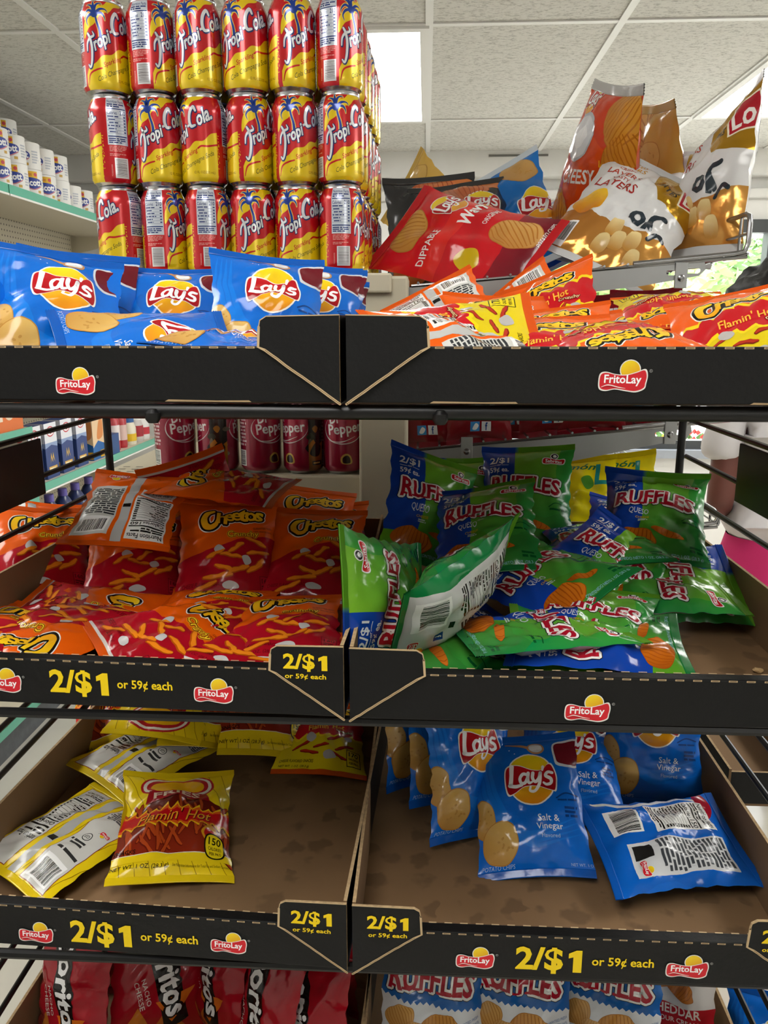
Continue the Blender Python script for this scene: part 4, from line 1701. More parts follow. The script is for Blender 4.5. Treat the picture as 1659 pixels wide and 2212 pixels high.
def leaves_mesh(seed, R, n, size, squash=.8):
    r = random.Random(seed)
    mb = MB()
    lumps = [(r.uniform(-.6, .6) * R, r.uniform(-.6, .6) * R, r.uniform(-.5, .6) * R * squash, r.uniform(.35, .6) * R) for _ in range(9)]
    for i in range(n):
        lx, ly, lz, lr = lumps[i % len(lumps)]
        d = Vector((r.gauss(0, 1), r.gauss(0, 1), r.gauss(0, 1))).normalized()
        p = Vector((lx, ly, lz)) + d * lr * r.uniform(.75, 1.05)
        a = Vector((r.gauss(0, 1), r.gauss(0, 1), r.gauss(0, 1) * .5)).normalized()
        b = a.orthogonal().normalized()
        s = size * r.uniform(.6, 1.3)
        mb.add([p + a * s, p + b * s * .45, p - a * s, p - b * s * .45], [(0, 1, 2, 3)])
    return mb


LEAFM = [mat('leaf_%s' % k, c, .6, var=.35, vscale=3) for k, c in (('light', '#9fc46a'), ('mid', '#7fae5a'), ('pale', '#b7cf8e'))]
TREES = [(1.7, 7.6, 1.9, 1.0, 0, 'pale green tree straight behind the white shop window'),
         (4.0, 8.6, 2.2, 1.3, 1, 'leafy green tree outside the window behind the dark haired shopper'),
         (3.4, 13.2, 2.6, 1.9, 2, 'light green tree farthest outside the window'),
         (.5, 11.0, 2.4, 1.5, 1, 'green tree outside beyond the wire bag shelves')]
for i, (x, y, z, R, k, lab) in enumerate(TREES):
    t = empty('tree', (x, y, -.15), label=lab, cat='tree', group='trees outside the window')
    MB().tube([(0, 0, 0), (.03, 0, z * .5), (0, .02, z)], [.07, .055, .03], 10).build('trunk', M_TRUNK, t, smooth=True)
    o = leaves_mesh(i + 1, R, 2600, .085).build('crown', LEAFM[k], t, fix=False)
    o.location = (0, 0, z + .1)
pl = empty('flower_planter', (1.75, 5.6, -.15), label='low planter of red and yellow flowers just outside the window', cat='planter')
MB().box(-1.1, 1.1, -.16, .16, 0, .86).build('trough', mat('planter_white', '#e8e6e0', .7), pl)
r = random.Random(3)
for nm, c, cnt in (('red_flowers', '#d0403a', 130), ('yellow_flowers', '#e3c84a', 70), ('foliage', '#5f8f4a', 160)):
    mb = MB()
    for _ in range(cnt):
        x, y, z = r.uniform(-1.08, 1.08), r.uniform(-.15, .15), .87 + r.uniform(0, .07)
        for k in range(3):
            a = r.uniform(0, PI)
            mb.add([(x - .02 * math.cos(a), y - .02 * math.sin(a), z), (x, y, z + .02), (x + .02 * math.cos(a), y + .02 * math.sin(a), z), (x, y, z - .02)], [(0, 1, 2, 3)])
    o = mb.build(nm, mat(nm, c, .6), pl, fix=False)
    o['kind'] = 'stuff'
# ------------------------------------------------------------------ the black wire rack
M_BLACK = mat('black_wire', '#0a0a0b', .38, spec=.4)
M_PLATE = mat('black_plate', '#080808', .45)
RX0, RX1, RYF, RYB = -.472, .372, .60, 1.13
rack = empty('wire_rack', (-.05, .86, 0), label='black wire snack rack holding two cardboard trays on every level', cat='rack')
ox, oy = -.05, .86


def RB():
    return MB()


def rl(p):
    return (p[0] - ox, p[1] - oy, p[2])


for x in (RX0 + .012, RX1 - .012):
    for y in (RYB, RYF + .02):
        if y == RYB:
            RB().tube([rl((x, y, .03)), rl((x, y, 1.44))], .0055, 10).build('back_post', M_BLACK, rack, smooth=True)
ZS = [1.372, 1.320, 1.268, 1.060, 1.008, .797, .745, .5, .45]
for x in (RX0, RX1):
    mb = RB()
    for z in ZS:
        mb.tube([rl((x, RYF - .02, z)), rl((x, RYB + .012, z))], .0034, 8)
    mb.tube([rl((x, RYF - .02, 1.40)), rl((x, RYF - .02, .0))], .006, 8)
    mb.build('side_grid', M_BLACK, rack, smooth=True)
    xs = (x, x + .004) if x < 0 else (x - .004, x)
    RB().box(xs[0] - ox, xs[1] - ox, .60 - oy, .945 - oy, 1.298, 1.367).build('side_plate', M_PLATE, rack, bevel=.001)
for zt, name in ((1.4345, 0), (1.1655, 0), (.911, 0), (.655, 0)):
    mb = RB()
    for y, r_ in ((.632, .0046), (.72, .003), (.80, .003), (.88, .003), (.96, .003), (1.04, .003), (RYB - .01, .0042)):
        mb.tube([rl((RX0, y, zt)), rl((RX1, y, zt))], r_, 8)
    for k in range(6):
        x = RX0 + (RX1 - RX0) * k / 5
        mb.tube([rl((x, .632, zt)), rl((x, RYB, zt))], .0028, 6)
    mb.build('wire_shelf', M_BLACK, rack, smooth=True)
RB().tube([rl((RX0, .629, 1.4340)), rl((RX1, .629, 1.4340))], .0062, 10).build('front_bar', M_BLACK, rack, smooth=True)
for x in (-.215, .012):
    RB().lathe([(.004, 0), (.006, .003), (.006, .008), (.003, .011)], 12, (x - ox, .621 - oy, 1.4255)).build('bolt', M_BLACK, rack, smooth=True)

# ------------------------------------------------------------------ cardboard display trays
M_BOARD = mat('black_board', '#0e0e0f', .5, bump=.2, bscale=160, spec=.28)
M_KRAFT = mat('kraft_board', '#8a6c4c', .8, var=.12, vscale=14, bump=.12, bscale=140)
M_KRAFTF = mat('kraft_floor', '#87694a', .7, var=.16, vscale=9, stain=(.66, 34), spec=.3)
M_CORR = mat('corrugated_edge', '#c4a67c', .9, var=.3, vscale=240)
KRAFT_C = '#c9ae86'
TH = .0032


def tray(label, x0, x1, yf, yb, z0, lip, wall, yaw=0.0, marks=(), flaps=(True, True), tabs=(False, False), pivot_right=True, scuffs=()):
    """marks: (artwork, px, py, width in mm) at picture points on the front face"""
    px = x1 if pivot_right else x0
    t = empty('display_tray', (px, yf, z0), yaw, label=label, cat='tray', group='black cardboard display trays')
    L = x0 - px
    R = x1 - px
    D = yb - yf
    # floor: kraft above
    MB().box(L + TH, R - TH, TH, D - TH, 0, TH).build('floor_panel', M_KRAFTF, t)
    for a, b_, s in ((L, L + TH, -1), (R - TH, R, 1)):
        mb = MB().box(a, b_, .0005, D, 0, wall)
        o = mb.build('side_panel', [M_KRAFT, M_BOARD, M_CORR], t)
        for p in o.data.polygons:
            p.material_index = 1 if p.normal.x * s > .5 else (2 if p.normal.z > .5 else 0)
    o = MB().box(L + TH, R - TH, D - TH, D, 0, wall * .9).build('back_panel', [M_KRAFT, M_BOARD, M_CORR], t)
    for p in o.data.polygons:
        p.material_index = 1 if p.normal.y > .5 else (2 if p.normal.z > .5 else 0)
    # rolled-over front lip
    lw = .012
    fp = MB().box(L + TH, R - TH, -.0005, lw, .0005, lip).build('front_panel', M_BOARD, t, bevel=.0012)
    a = Art()
    W = (R - L) * 1000
    r = random.Random(int(abs(x0 * 1000) + z0 * 977))
    q = 10
    while q < W - 14:
        a.rect(q, lip * 1000 - 1.6, q + 7.2, lip * 1000 - .1, KRAFT_C, 1)
        a.rect(q + .8, lip * 1000 - 1.1, q + 6.2, lip * 1000 - .5, '#6d5a42', 2)
        q += 14.4
    for sx0, sx1 in scuffs:               # torn paper along the bottom edge
        tp = Art().poly([(sx0, .6), (sx1, .6), (sx1 - 2, 2.0), (sx0 + (sx1 - sx0) * .6, 1.6), (sx0 + 3, 2.2)], '#a98f6a', 1)
        flat_art('torn_patch', tp, (L, -.0008, 0), (1, 0, 0), (0, 0, 1), .0002, CARD, fp)
    for mk, mx_, my_, mw in marks:
        c, s_ = math.cos(yaw), math.sin(yaw)
        d = ray(mx_, my_)
        # where the sight line meets the (turned) front face
        nrm = np.array([s_, -c, 0.0])
        k = nrm.dot(np.array([px, yf, z0]) - CAM) / nrm.dot(d)
        P = CAM + d * k - np.array([px, yf, z0])
        lx, lz = P[0] * c + P[1] * s_, P[2]
        V = mk[0].soup()[0].reshape(-1, 2)
        cx = (V[:, 0].min() + V[:, 0].max()) / 2
        cy = (V[:, 1].min() + V[:, 1].max()) / 2
        sc = mw / mk[1]
        a.place(mk[0], (lx - L) * 1000 - cx * sc, lz * 1000 - cy * sc, sc, dl=1)
    flat_art('front_print', a, (L, -.0009, 0), (1, 0, 0), (0, 0, 1), .00012, CARD, fp)
    # perforation along the back of the lip
    a = Art()
    q = 12
    while q < W - 14:
        a.rect(q, lw * 1000 - 1.4, q + 7.0, lw * 1000, KRAFT_C, 1)
        q += 14.4
    flat_art('fold_cuts', a, (L, 0, lip + .0002), (1, 0, 0), (0, 1, 0), .00015, CARD, fp)
    # corner flaps glued over the front, torn along the diagonal
    fw = .062
    for k, s in ((0, 1), (1, -1)):
        if not flaps[k]:
            continue
        xo = L if k == 0 else R
        rr = random.Random(int(xo * 500) + k + int(z0 * 100))
        pts = [(0, 0), (0, wall), (fw - .006, wall - .001), (fw - .001, wall - .004), (fw, wall - .009), (fw + .001, lip * .99)]
        m = 13
        for i in range(1, m):
            u = i / m
            j = rr.uniform(-.0009, .0009)
            pts.append((fw * (1 - u) + j, lip * (1 - u) + j))
        pts = [(xo + s * p, q_) for p, q_ in pts]
        y1 = -.0013
        fo = MB().prism(pts, 'y', y1 - .0024, y1).build('corner_flap', [M_BOARD, M_CORR, M_KRAFT], t)
        for p in fo.data.polygons:
            p.material_index = 0 if p.normal.y < -.5 else (2 if p.normal.y > .5 else 1)
        a = Art()
        # kraft edge showing along the cuts
        e = [((p - xo) * 1000, q_ * 1000) for p, q_ in pts]
        a.line([e[1], e[2], e[3], e[4]], .8, KRAFT_C, 1, smooth=False)
        a.line([e[4], e[5]] + e[6:] + [e[0]], 2.0, KRAFT_C, 1, smooth=False)
        a.line([(p_ + .3 * (-1) ** i_, q2) for i_, (p_, q2) in enumerate(e[6:] + [e[0]])], .45, '#6b5638', 1.5, smooth=False)
        if tabs[k]:
            a.place(PTAB, s * fw * 520, wall * 1000 * .66, .40, dl=1)
        flat_art('flap_print', a, (xo, y1 - .0026, 0), (1, 0, 0), (0, 0, 1), .00012, CARD, fo)
    return t


LG = (MAKER, 93.0)
PL = (PRICE, 300.0)
YT = .62
YAWL = math.radians(-2.4)
LX0, LX1, RX_0, RX_1 = -.466, -.0655, -.0605, .354
# top level
tray('black cardboard tray of blue chip packets on the top left', LX0, LX1, YT, 1.10, 1.4415, .0435, .067, YAWL, [(LG, 168, 823, 31.5)], (False, True), scuffs=((260, 330),))
tray('black cardboard tray of orange puff packets on the top right', RX_0, RX_1, YT, 1.10, 1.4415, .0435, .067, 0, [(LG, 1350, 812, 35)], (True, False), pivot_right=False, scuffs=((64, 132), (306, 350)))
# middle level
tray('black priced tray heaped with red and orange puff packets, middle left', LX0, LX1, YT, 1.10, 1.1745, .0432, .066, YAWL,
     [(LG, 10, 1468, 33.5), (PL, 240, 1478, 114), (LG, 466, 1491, 33.5)], (False, True), (False, True))
tray('half empty black tray of green and blue ridged chip packets, middle right', RX_0, RX_1, YT, 1.10, 1.1735, .0432, .066, 0, [(LG, 1273, 1528, 36)], (True, False), pivot_right=False)
# lower level
tray('nearly empty brown lined tray with yellow striped packets, lower left', LX0, LX1, YT, 1.10, .9195, .0455, .073, YAWL,
     [(LG, 82, 2012, 33), (PL, 290, 2022, 128), (LG, 498, 2035, 33)], (False, True), (False, True))
tray('brown lined tray with blue salt and vinegar packets, lower right', RX_0, RX_1, YT, 1.10, .9185, .0455, .073, 0,
     [(LG, 1030, 2067, 33.5), (PL, 1262, 2076, 128), (LG, 1488, 2086, 36)], (True, True), (True, True), pivot_right=False)
# bottom level, seen from above only
tray('cardboard tray of dark red packets under the lower left tray', LX0, LX1, YT, 1.10, .664, .045, .073, YAWL, [], (False, True))
tray('cardboard tray of blue and white packets under the lower right tray', RX_0, RX_1, YT, 1.10, .664, .045, .073, 0, [], (True, True), pivot_right=False)
# ------------------------------------------------------------------ beige gondola end behind the rack, with its can stack
M_BEIGE = mat('beige_steel', '#c9c0a8', .5, bump=.04)
M_BEIGE2 = mat('beige_dark', '#a59c86', .55)
M_HOLE = mat('peg_hole', '#4d483e', .8)
gd = empty('gondola_shelf', (-.29, 1.5, 0), label='beige steel shelf unit end holding the can stack behind the wire rack', cat='shelf')


def G_(x0, x1, y0, y1, z0, z1, mb=None):
    return (mb or MB()).box(x0 + .29, x1 + .29, y0 - 1.5, y1 - 1.5, z0, z1)


ZT, ZS2 = 1.575, 1.268
G_(-.099, -.026, 1.195, 1.265, 0, ZT - .004).build('end_post', M_BEIGE, gd, bevel=.004)
G_(-.60, -.05, 1.185, 1.9, ZT - .028, ZT - .0005).build('top_shelf', M_BEIGE, gd, bevel=.003)
G_(-.525, -.1, 1.245, 1.62, ZS2 - .05, ZS2 - .0005).build('lower_shelf', M_BEIGE, gd, bevel=.003)
G_(-.50, -.1, 1.62, 1.64, 0, ZT - .03).build('back_panel', M_BEIGE2, gd)
G_(-.525, -.1, 1.245, 1.62, .9, .95).build('lower_shelf', M_BEIGE, gd, bevel=.003)
G_(-.055, -.03, 1.27, 3.2, .1, ZT - .03).build('side_panel', M_BEIGE2, gd)
a = Art()
for i in range(9):
    for j in range(3):
        a.rect(14 + i * 22, 20 + j * 22, 26 + i * 22, 25 + j * 22, '#4d483e', 1)
flat_art('slots', a, (-.525 + .29, 1.245 - 1.5, ZS2 - .0004), (1, 0, 0), (0, 1, 0), .0001, PRINT, gd)


# ---- drink cans
def cola_label():
    R, Y, Bl = '#c4101c', '#e8c911', '#123a94'
    a = Art()

    def front(x0):
        f = Art()
        # upper yellow sweep
        f.poly([(x, y) for x, y in spline([(0, 62), (8, 74), (18, 80), (27, 92), (38, 95), (46, 103), (58, 106), (66, 112), (66, 119), (50, 114), (40, 113), (30, 104), (20, 104), (12, 92), (4, 86), (0, 76)], 4, True)], Y, 1)
        # lower yellow field with a wavy edge
        top = spline([(0, 17), (5, 26), (16, 31), (26, 40), (38, 42), (48, 50), (60, 51), (70, 60), (80, 63)], 5)
        f.poly([(80, -7), (80, 63)] + [tuple(p) for p in top[::-1]] + [(0, -7)], Y, 1)
        f.line([(2, 4), (6, 17), (16, 22), (24, 24)], [1, 2.4, 2.4, 2], R, 1.5)
        f.line([(52, 41), (57, 44), (66, 44), (80, 47)], [2, 2.6, 2.6, 2.4], R, 1.5)
        r = random.Random(2)
        for k in range(46):
            y = r.uniform(2, 61)
            x = 79.5 + r.uniform(0, 3)
            f.rect(x, y, x + .9, y + .9, Y, 1)
        # palm tree
        fr = [((18, 92), (10, 97), (4, 92), (3, 86)), ((18, 92), (10, 90), (6, 84), (8, 77)), ((18, 92), (14, 102), (8, 105), (5, 104)),
              ((18, 92), (20, 104), (26, 107), (29, 105)), ((18, 92), (26, 98), (33, 98), (36, 94)), ((18, 92), (27, 93), (31, 89), (32, 84)), ((18, 92), (16, 104), (15, 109), (18, 111))]
        tk = [(19, 92), (21, 82), (24, 72), (25, 62)]
        for ws, c, l in (((5.2, 5.6, 3.4, 2.0), '#f3d45a', 2), ((3.4, 3.6, 1.9, .5), Bl, 2.6)):
            for p in fr:
                f.line(p, ws, c, l, n=4)
            f.line(tk, (ws[0] * .75, ws[0] * .85, ws[0] * 1.0, ws[0] * 1.25), c, l, n=4)
        f.ell(18, 92, 5, 5, Bl, 2.8, n=14)
        # script
        W_, N_ = '#e6e8ec', '#152a66'
        T = [[(8, 68), (12, 62), (14.5, 50), (13, 34), (9.5, 26), (6, 29)], [(5, 47), (6, 56), (11, 62), (19, 65), (17, 70)]]
        Cc = [(61, 90), (57, 95), (51, 88), (49.5, 77), (53, 70), (60, 71)]
        ws = [[3, 4, 4.2, 3.8, 3, 2.2], [2, 2.8, 3.4, 3, 1.4]]
        f0, f = f, Art()
        for dw, c, l, dx in ((2.6, N_, 3, .7), (0, W_, 3.6, 0)):
            for p, w in zip(T, ws):
                f.line([(x + dx, y - dx) for x, y in p], [q + dw for q in w], c, l, n=4)
            f.line([(x + dx, y - dx) for x, y in Cc], [3.4 + dw, 4.6 + dw, 5 + dw, 5 + dw, 4.4 + dw, 3 + dw], c, l, n=4)
            f.rect(45 + dx, 69.5 - dx, 50 + dx, 72.5 - dx, c, l, rot=26)
        f.text('ropi', 32, 57, w=32, h=21, col=W_, layer=3.6, off=.028, shear=.3, rot=25, out=(N_, 1.3), shadow=(N_, (.7, -.7)))
        f.text('ola.', 74, 84, w=27, h=20, col=W_, layer=3.6, off=.026, shear=.3, rot=24, out=(N_, 1.3), shadow=(N_, (.7, -.7)))
        for V in f.V:                      # the script, drawn a little narrower
            V[..., 0] = 3 + (V[..., 0] - 4) * .83
        f0.place(f, 0, 0)
        f = f0
        f.text('Sparkling', 39, 33, w=28, h=8, col=R, layer=2, off=.012, shear=.4, rot=25)
        f.text('Cola Champagne Soda', 46, 22, w=62, h=8, col='#2d4a24', layer=2, shear=.45, rot=25)
        f.text('12 FL OZ(355 mL)', 60, 9, w=30, h=4.4, col='#6d5a10', layer=2, off=.005)
        a.place(f, x0, 3, 1.0)
    front(32)
    front(119)
    # facts panel
    a.rect(1.5, 50, 29.5, 113, '#cfd6e2', 1)
    n = '#1a2f6e'
    a.text('Nutrition Facts', 15.5, 108, w=25, h=4.6, col=n, layer=1.5, off=.01)
    micro(a, 3, 99, 28, 105, 2, n, 1.5, seed=1)
    a.rect(2.5, 96.6, 28.5, 98, n, 1.5)
    a.text('Calories', 3, 92, h=4.6, w=13, col=n, layer=1.5, align='l', off=.01)
    a.text('210', 24, 92.3, w=8, h=5.6, col=n, layer=1.5, off=.015)
    for i in range(6):
        y = 86 - i * 4
        micro(a, 3 + (i % 3), y, 19 + (i % 2) * 3, y + 2.4, 1, n, 1.5, seed=i)
        a.rect(25, y + .4, 28, y + 2, n, 1.5)
        a.rect(2.5, y - .9, 28.5, y - .6, n, 1.5)
    a.rect(2.5, 60.5, 28.5, 62, n, 1.5)
    micro(a, 3, 52, 28, 59.5, 3, n, 1.5, seed=5)
    micro(a, 3, 41, 29, 49, 4, '#e08a86', 1.5, seed=6)
    micro(a, 3, 35, 27, 39, 2, '#e08a86', 1.5, seed=7)
    barcode(a, 9, 6, 28, 33, 1.5, horiz=True, seed=4, bg='#e3e4e6', ink='#5a4a50')
    micro(a, 4, 8, 6, 24, 8, '#e08a86', 1.5, seed=8)
    return a, R


def pepper_label():
    R = '#8e1030'
    a = Art()
    for x0, dark in ((0, True), (104, False)):
        f = Art()
        f.text('Dr', 22, 84, w=18, h=16, col='#e9e4e4', layer=2, off=.02, rot=8)
        f.text('Pepper', 40, 66, w=58, h=22, col='#e9e4e4', layer=2, off=.02, rot=6)
        f.ell(38, 68, 36, 25, '#d8cfd0', 1, n=36, rot=6)
        f.ell(38.6, 69, 35.2, 24.4, '#a01236', 1.4, n=36, rot=6)
        f.line([(14, 48), (34, 47), (56, 55)], [.5, 1.6, .4], '#e9e4e4', 2)
        f.blob([(34, 12), (32, 22), (40, 28), (48, 24), (50, 12)], '#c8a54a', 1)
        f.blob([(36, 13), (35, 21), (41, 25), (46, 22), (47, 13)], '#241414', 1.4)
        a.place(f, x0 + 4, 2)
    # dark picture panel, generic
    a.rect(78, 0, 106, 120, '#2a211c', 1)
    r = random.Random(4)
    for k in range(16):
        x, y = r.uniform(80, 104), r.uniform(8, 112)
        a.blob([(x - r.uniform(3, 8), y), (x, y + r.uniform(3, 9)), (x + r.uniform(3, 8), y), (x, y - r.uniform(3, 8))], r.choice(['#5a4a38', '#3b3a2c', '#7a6a52', '#8a5a1e', '#1c1714', '#a06a20']), 1.2 + .02 * k)
    a.poly([(78, 0), (78, 44), (86, 52), (94, 40), (106, 48), (106, 0)], grad((90, 48), (90, 0), '#c07a18', '#6d3a10'), 1.8)
    a.blob([(80, 30), (90, 46), (102, 40), (98, 26), (88, 24)], '#17110e', 2.2)
    a.rect(84, 10, 102, 17, '#120d0b', 2.4)
    micro(a, 86, 11.5, 100, 15.5, 1, '#c9a45a', 2.8)
    micro(a, 180, 40, 204, 108, 12, '#d9b9bf', 1.2)
    barcode(a, 184, 8, 202, 34, 1.2, horiz=True, seed=6)
    return a, R


M_ALU = mat('aluminium', '#c9cace', .22, metal=1.0)
CANL = 120.0
CPROF = [(30.2, 5.0), (32.2, 7.2), (33.0, 10.5), (33.0, 101.0), (32.4, 104.5), (30.6, 109.0), (28.2, 114.0), (27.2, 116.4)]


def can_proto(name, label_fn, hgt=1.0):
    a, base = label_fn()
    nx, ny = 56, 20
    P = np.array(CPROF)
    d = np.concatenate([[0], np.cumsum(np.linalg.norm(np.diff(P, axis=0), axis=1))])
    tot = d[-1]
    sh = Sheet(a, 0, 207.0, 0, tot, nx, ny)
    vs = np.linspace(0, tot, ny + 1)
    rr, zz = np.interp(vs, d, P[:, 0]), np.interp(vs, d, P[:, 1])
    an = np.linspace(0, 2 * PI, nx + 1)
    G = np.stack([np.cos(an)[:, None] * rr, np.sin(an)[:, None] * rr, np.ones((nx + 1, 1)) * zz], -1) * .001
    N = grid_normals(G)
    du = np.stack([-np.sin(an), np.cos(an), 0 * an], -1)
    dv = np.gradient(np.stack([rr, zz], -1), axis=0)
    N = np.stack([np.cos(an)[:, None] * dv[:, 1], np.sin(an)[:, None] * dv[:, 1], -np.ones((nx + 1, 1)) * dv[:, 0]], -1)
    N /= np.linalg.norm(N, axis=-1)[..., None]
    parts = [(G.reshape(-1, 3), grid_tris(nx, ny), np.tile((*lin(base), .25), ((nx + 1) * (ny + 1), 1)), N.reshape(-1, 3)), sh.lay(G, N, .00006)]
    V, T, C, Nn = join_arrays(parts)
    C[:, 3] = .3
    o = raw_mesh(name, V, T, C, Nn, CANP)
    mb = MB().lathe([(.0001, .008), (.021, .0075), (.0235, .001), (.0250, 0), (.0262, .0008), (.0285, .0038), (.0302, .005)], 40, capt=False, capb=False)
    mb.build('base_rim', M_ALU, o, smooth=True)
    mb = MB().lathe([(.0272, .1164), (.0266, .1185), (.0272, .1200), (.0276, .1212), (.0270, .1218), (.0255, .1210), (.0248, .1175), (.0001, .1180)], 40, capt=False, capb=False)
    l = mb.build('lid', M_ALU, o, smooth=True)
    MB().box(-.006, .006, -.018, .006, .1182, .1192).build('tab', M_ALU, l, bevel=.0004)
    return o


cola = can_proto('drink_can', cola_label)


def face(o, u, dx=0.0):
    """turn a can so that label position u (mm) faces the lens"""
    x, y = o.location.x, o.location.y
    to = math.atan2(-y, -x)
    o.rotation_euler = (0, 0, to - u / 33.0)


FACE = [[62, 32, 66, 72, 134, 33], [9, 63, 180, 129, 145, 57], [194, 31, 18, 142, 152, 17]]
ORD = ['first', 'second', 'third', 'fourth', 'fifth', 'sixth']
ROWN = ['bottom', 'middle', 'top']
SPY = 1.228
rows = []
x_top = at(734, 120, SPY)[0]
SEEN = {62: 'palm on it', 32: 'facts panel and palm', 66: 'palm at its left edge', 72: 'whole slanted script', 134: 'palm in the middle', 33: 'facts panel and barcode',
        9: 'facts panel facing out', 63: 'palm at its left edge', 180: 'end of the script', 129: 'palm right of centre', 145: 'palm left of centre', 57: 'palm in the middle',
        194: 'script end and facts panel', 31: 'facts panel and palm', 18: 'facts panel and barcode', 142: 'palm in the middle', 152: 'palm at its left edge', 17: 'facts panel in the middle'}
first = True
rz = random.Random(9)


def put_can(x, y, z, u, label, group):
    global first
    if first:
        o = cola
        first = False
    else:
        o = copy_tree(cola)
    o.location = (x, y, z)
    face(o, u)
    return tag(o, label, 'can', group)


for row, name in ((2, 'top'), (1, 'middle'), (0, 'bottom')):
    z = ZT + row * .1216
    sp = .0668 if row == 2 else (.0664 if row == 1 else .0662)
    xr = x_top + .0005 * (2 - row)
    for k in range(6):
        u = FACE[2 - row][k]
        x = xr - (5 - k) * sp
        put_can(x, SPY + rz.uniform(-.0015, .0015) + (k == 5) * -.002, z, u,
                'soda can, %s from left, %s row of stack front, %s' % (ORD[k], name, SEEN[u]), 'cans in the front of the stack')
    # the second rank, seen through the gaps and down the right side
    for d in range(1, 6):
        for k in ((0, 1, 2, 3, 4, 5) if d == 1 else (5,)):
            x = xr - (5 - k) * sp + (d * .0012 if k == 5 else 0)
            y = SPY + d * .0672
            if k == 5:
                lab = 'soda can on the stack side, %s row, %s behind the front corner' % (name, ORD[d - 1])
            else:
                lab = 'soda can behind the %s can of the %s front row' % (ORD[k], name)
            put_can(x, y, z, rz.uniform(0, 207), lab, 'cans behind the front of the stack')

pep = can_proto('drink_can', pepper_label)
for i, (px, u, wh) in enumerate(((383, 22, 'maroon soda can with white script, leftmost on the shelf under the cola stack'), (475, 92, 'dark bronze picture can, second from left on the lower shelf'),
                                (566, 22, 'maroon soda can, third from left on the lower shelf, script cut by the bar'), (657, 88, 'maroon soda can with dark picture, fourth from left on the lower shelf'),
                                (742, 40, 'maroon soda can beside the beige post, rightmost on the lower shelf'))):
    o = pep if i == 0 else copy_tree(pep)
    p = at(px, 1018, 1.285)
    o.location = (p[0], 1.285, ZS2)
    face(o, u if i != 3 else 70)
    tag(o, wh, 'can', 'cans on the lower shelf')

# ------------------------------------------------------------------ wire bag shelves on the right of the gondola
M_CHROME = mat('chrome_wire', '#9a9a9c', .25, metal=1.0)
M_ZINC = mat('zinc_plate', '#a7a8a8', .38, metal=.85, var=.15, vscale=5, bump=.03)
BY = 1.22


def bracket(outline, holes, name, parent, off):
    loops = [[Vector((x, z, 0)) for x, z in outline]] + [[Vector((x, z, 0)) for x, z in h] for h in holes]
    T = tessellate_polygon(loops)
    P = [(v.x, v.y) for l in loops for v in l]
    n = len(P)
    mb = MB()
    vs = [(x, -.0012, z) for x, z in P] + [(x, .0012, z) for x, z in P]
    fs = [tuple(t) for t in T] + [tuple(i + n for i in reversed(t)) for t in T]
    k = 0
    for l in loops:
        m = len(l)
        fs += [(k + i, k + (i + 1) % m, k + (i + 1) % m + n, k + i + n) for i in range(m)]
        k += m
    mb.add(vs, fs)
    o = mb.build(name, M_ZINC, parent)
    o.location = off
    return o


def slot(cx, cz, w, h):
    pts = []
    for s, a0 in ((1, -90), (-1, 90)):
        for k in range(5):
            a = math.radians(a0 + 45 * k)
            pts.append((cx + s * (w / 2 - h / 2) + h / 2 * math.cos(a), cz + h / 2 * math.sin(a)))
    return pts


def wire_shelf(label, pts, tabs, slots, guard_h, depth=.95):
    W = [at(px, py, BY) for px, py in pts]
    O = np.array([W[0][0], BY, W[0][2]])
    t = empty('wire_bag_shelf', tuple(O), label=label, cat='shelf', group='wire bag shelves')
    out = [(p[0] - O[0], p[2] - O[2]) for p in W]
    sl = []
    for px, py in slots:
        p = at(px, py, BY)
        sl.append(slot(p[0] - O[0], p[2] - O[2], .022, .0075))
    for yy in (0, depth - .03):
        b = bracket(out, sl, 'bracket', t, (0, yy, 0))
        for px, py in tabs:
            p = at(px, py, BY) - O
            MB().box(p[0] - .009, p[0] + .009, -.0045, -.0014, p[2] - .020, p[2] + .016).build('clip', M_ZINC, b, bevel=.001)
            MB().lathe([(.0045, 0), (.0052, .0015), (.003, .003)], 10).build('screw', M_CHROME, b, smooth=True)
            s = b.children[-1] if b.children else None
            sc = [c for c in SC.objects if c.parent == b and c.name.startswith('screw')][-1]
            sc.rotation_euler = (PI / 2, 0, 0)
            sc.location = (p[0], -.0046, p[2] - .006)
    # rods: the shelf plane follows the bracket's top edge
    (xa, za), (xb, zb) = out[1], out[2]
    sl_ = (zb - za) / (xb - xa)

    def zt(x):
        return za + sl_ * (x - xa) + .006
    xe = at(1613, 560, BY)[0] - O[0]
    mb = MB()
    for x in np.linspace(.02, xe, 15):
        mb.tube([(x, -.003, zt(x)), (x, depth, zt(x))], .0019, 6)
    for y in np.linspace(0.0, depth, 6):
        mb.tube([(.01, y, zt(.01) - .004), (xe, y, zt(xe) - .004)], .0026, 8)
    mb.build('wire_deck', M_CHROME, t, smooth=True)
    # guard along the outer edge
    mb = MB()
    z0, z1 = zt(xe), zt(xe) + guard_h
    r = .0038
    mb.tube([(xe - .16, 0, zt(xe - .16)), (xe - .02, 0, z0), (xe - .004, 0, z0 + .003), (xe, 0, z0 + .015), (xe, 0, z1 - .015), (xe, .004, z1 - .004), (xe, .018, z1), (xe, depth, z1)], r, 10)
    mb.tube([(xe, 0, (z0 + z1) / 2), (xe, depth, (z0 + z1) / 2)], .0022, 8)
    for y in np.arange(.035, depth, .055):
        mb.tube([(xe, y, z0 - .003), (xe, y, z1 + .002)], .0021, 6)
    mb.build('edge_guard', M_CHROME, t, smooth=True)
    return t, O, zt


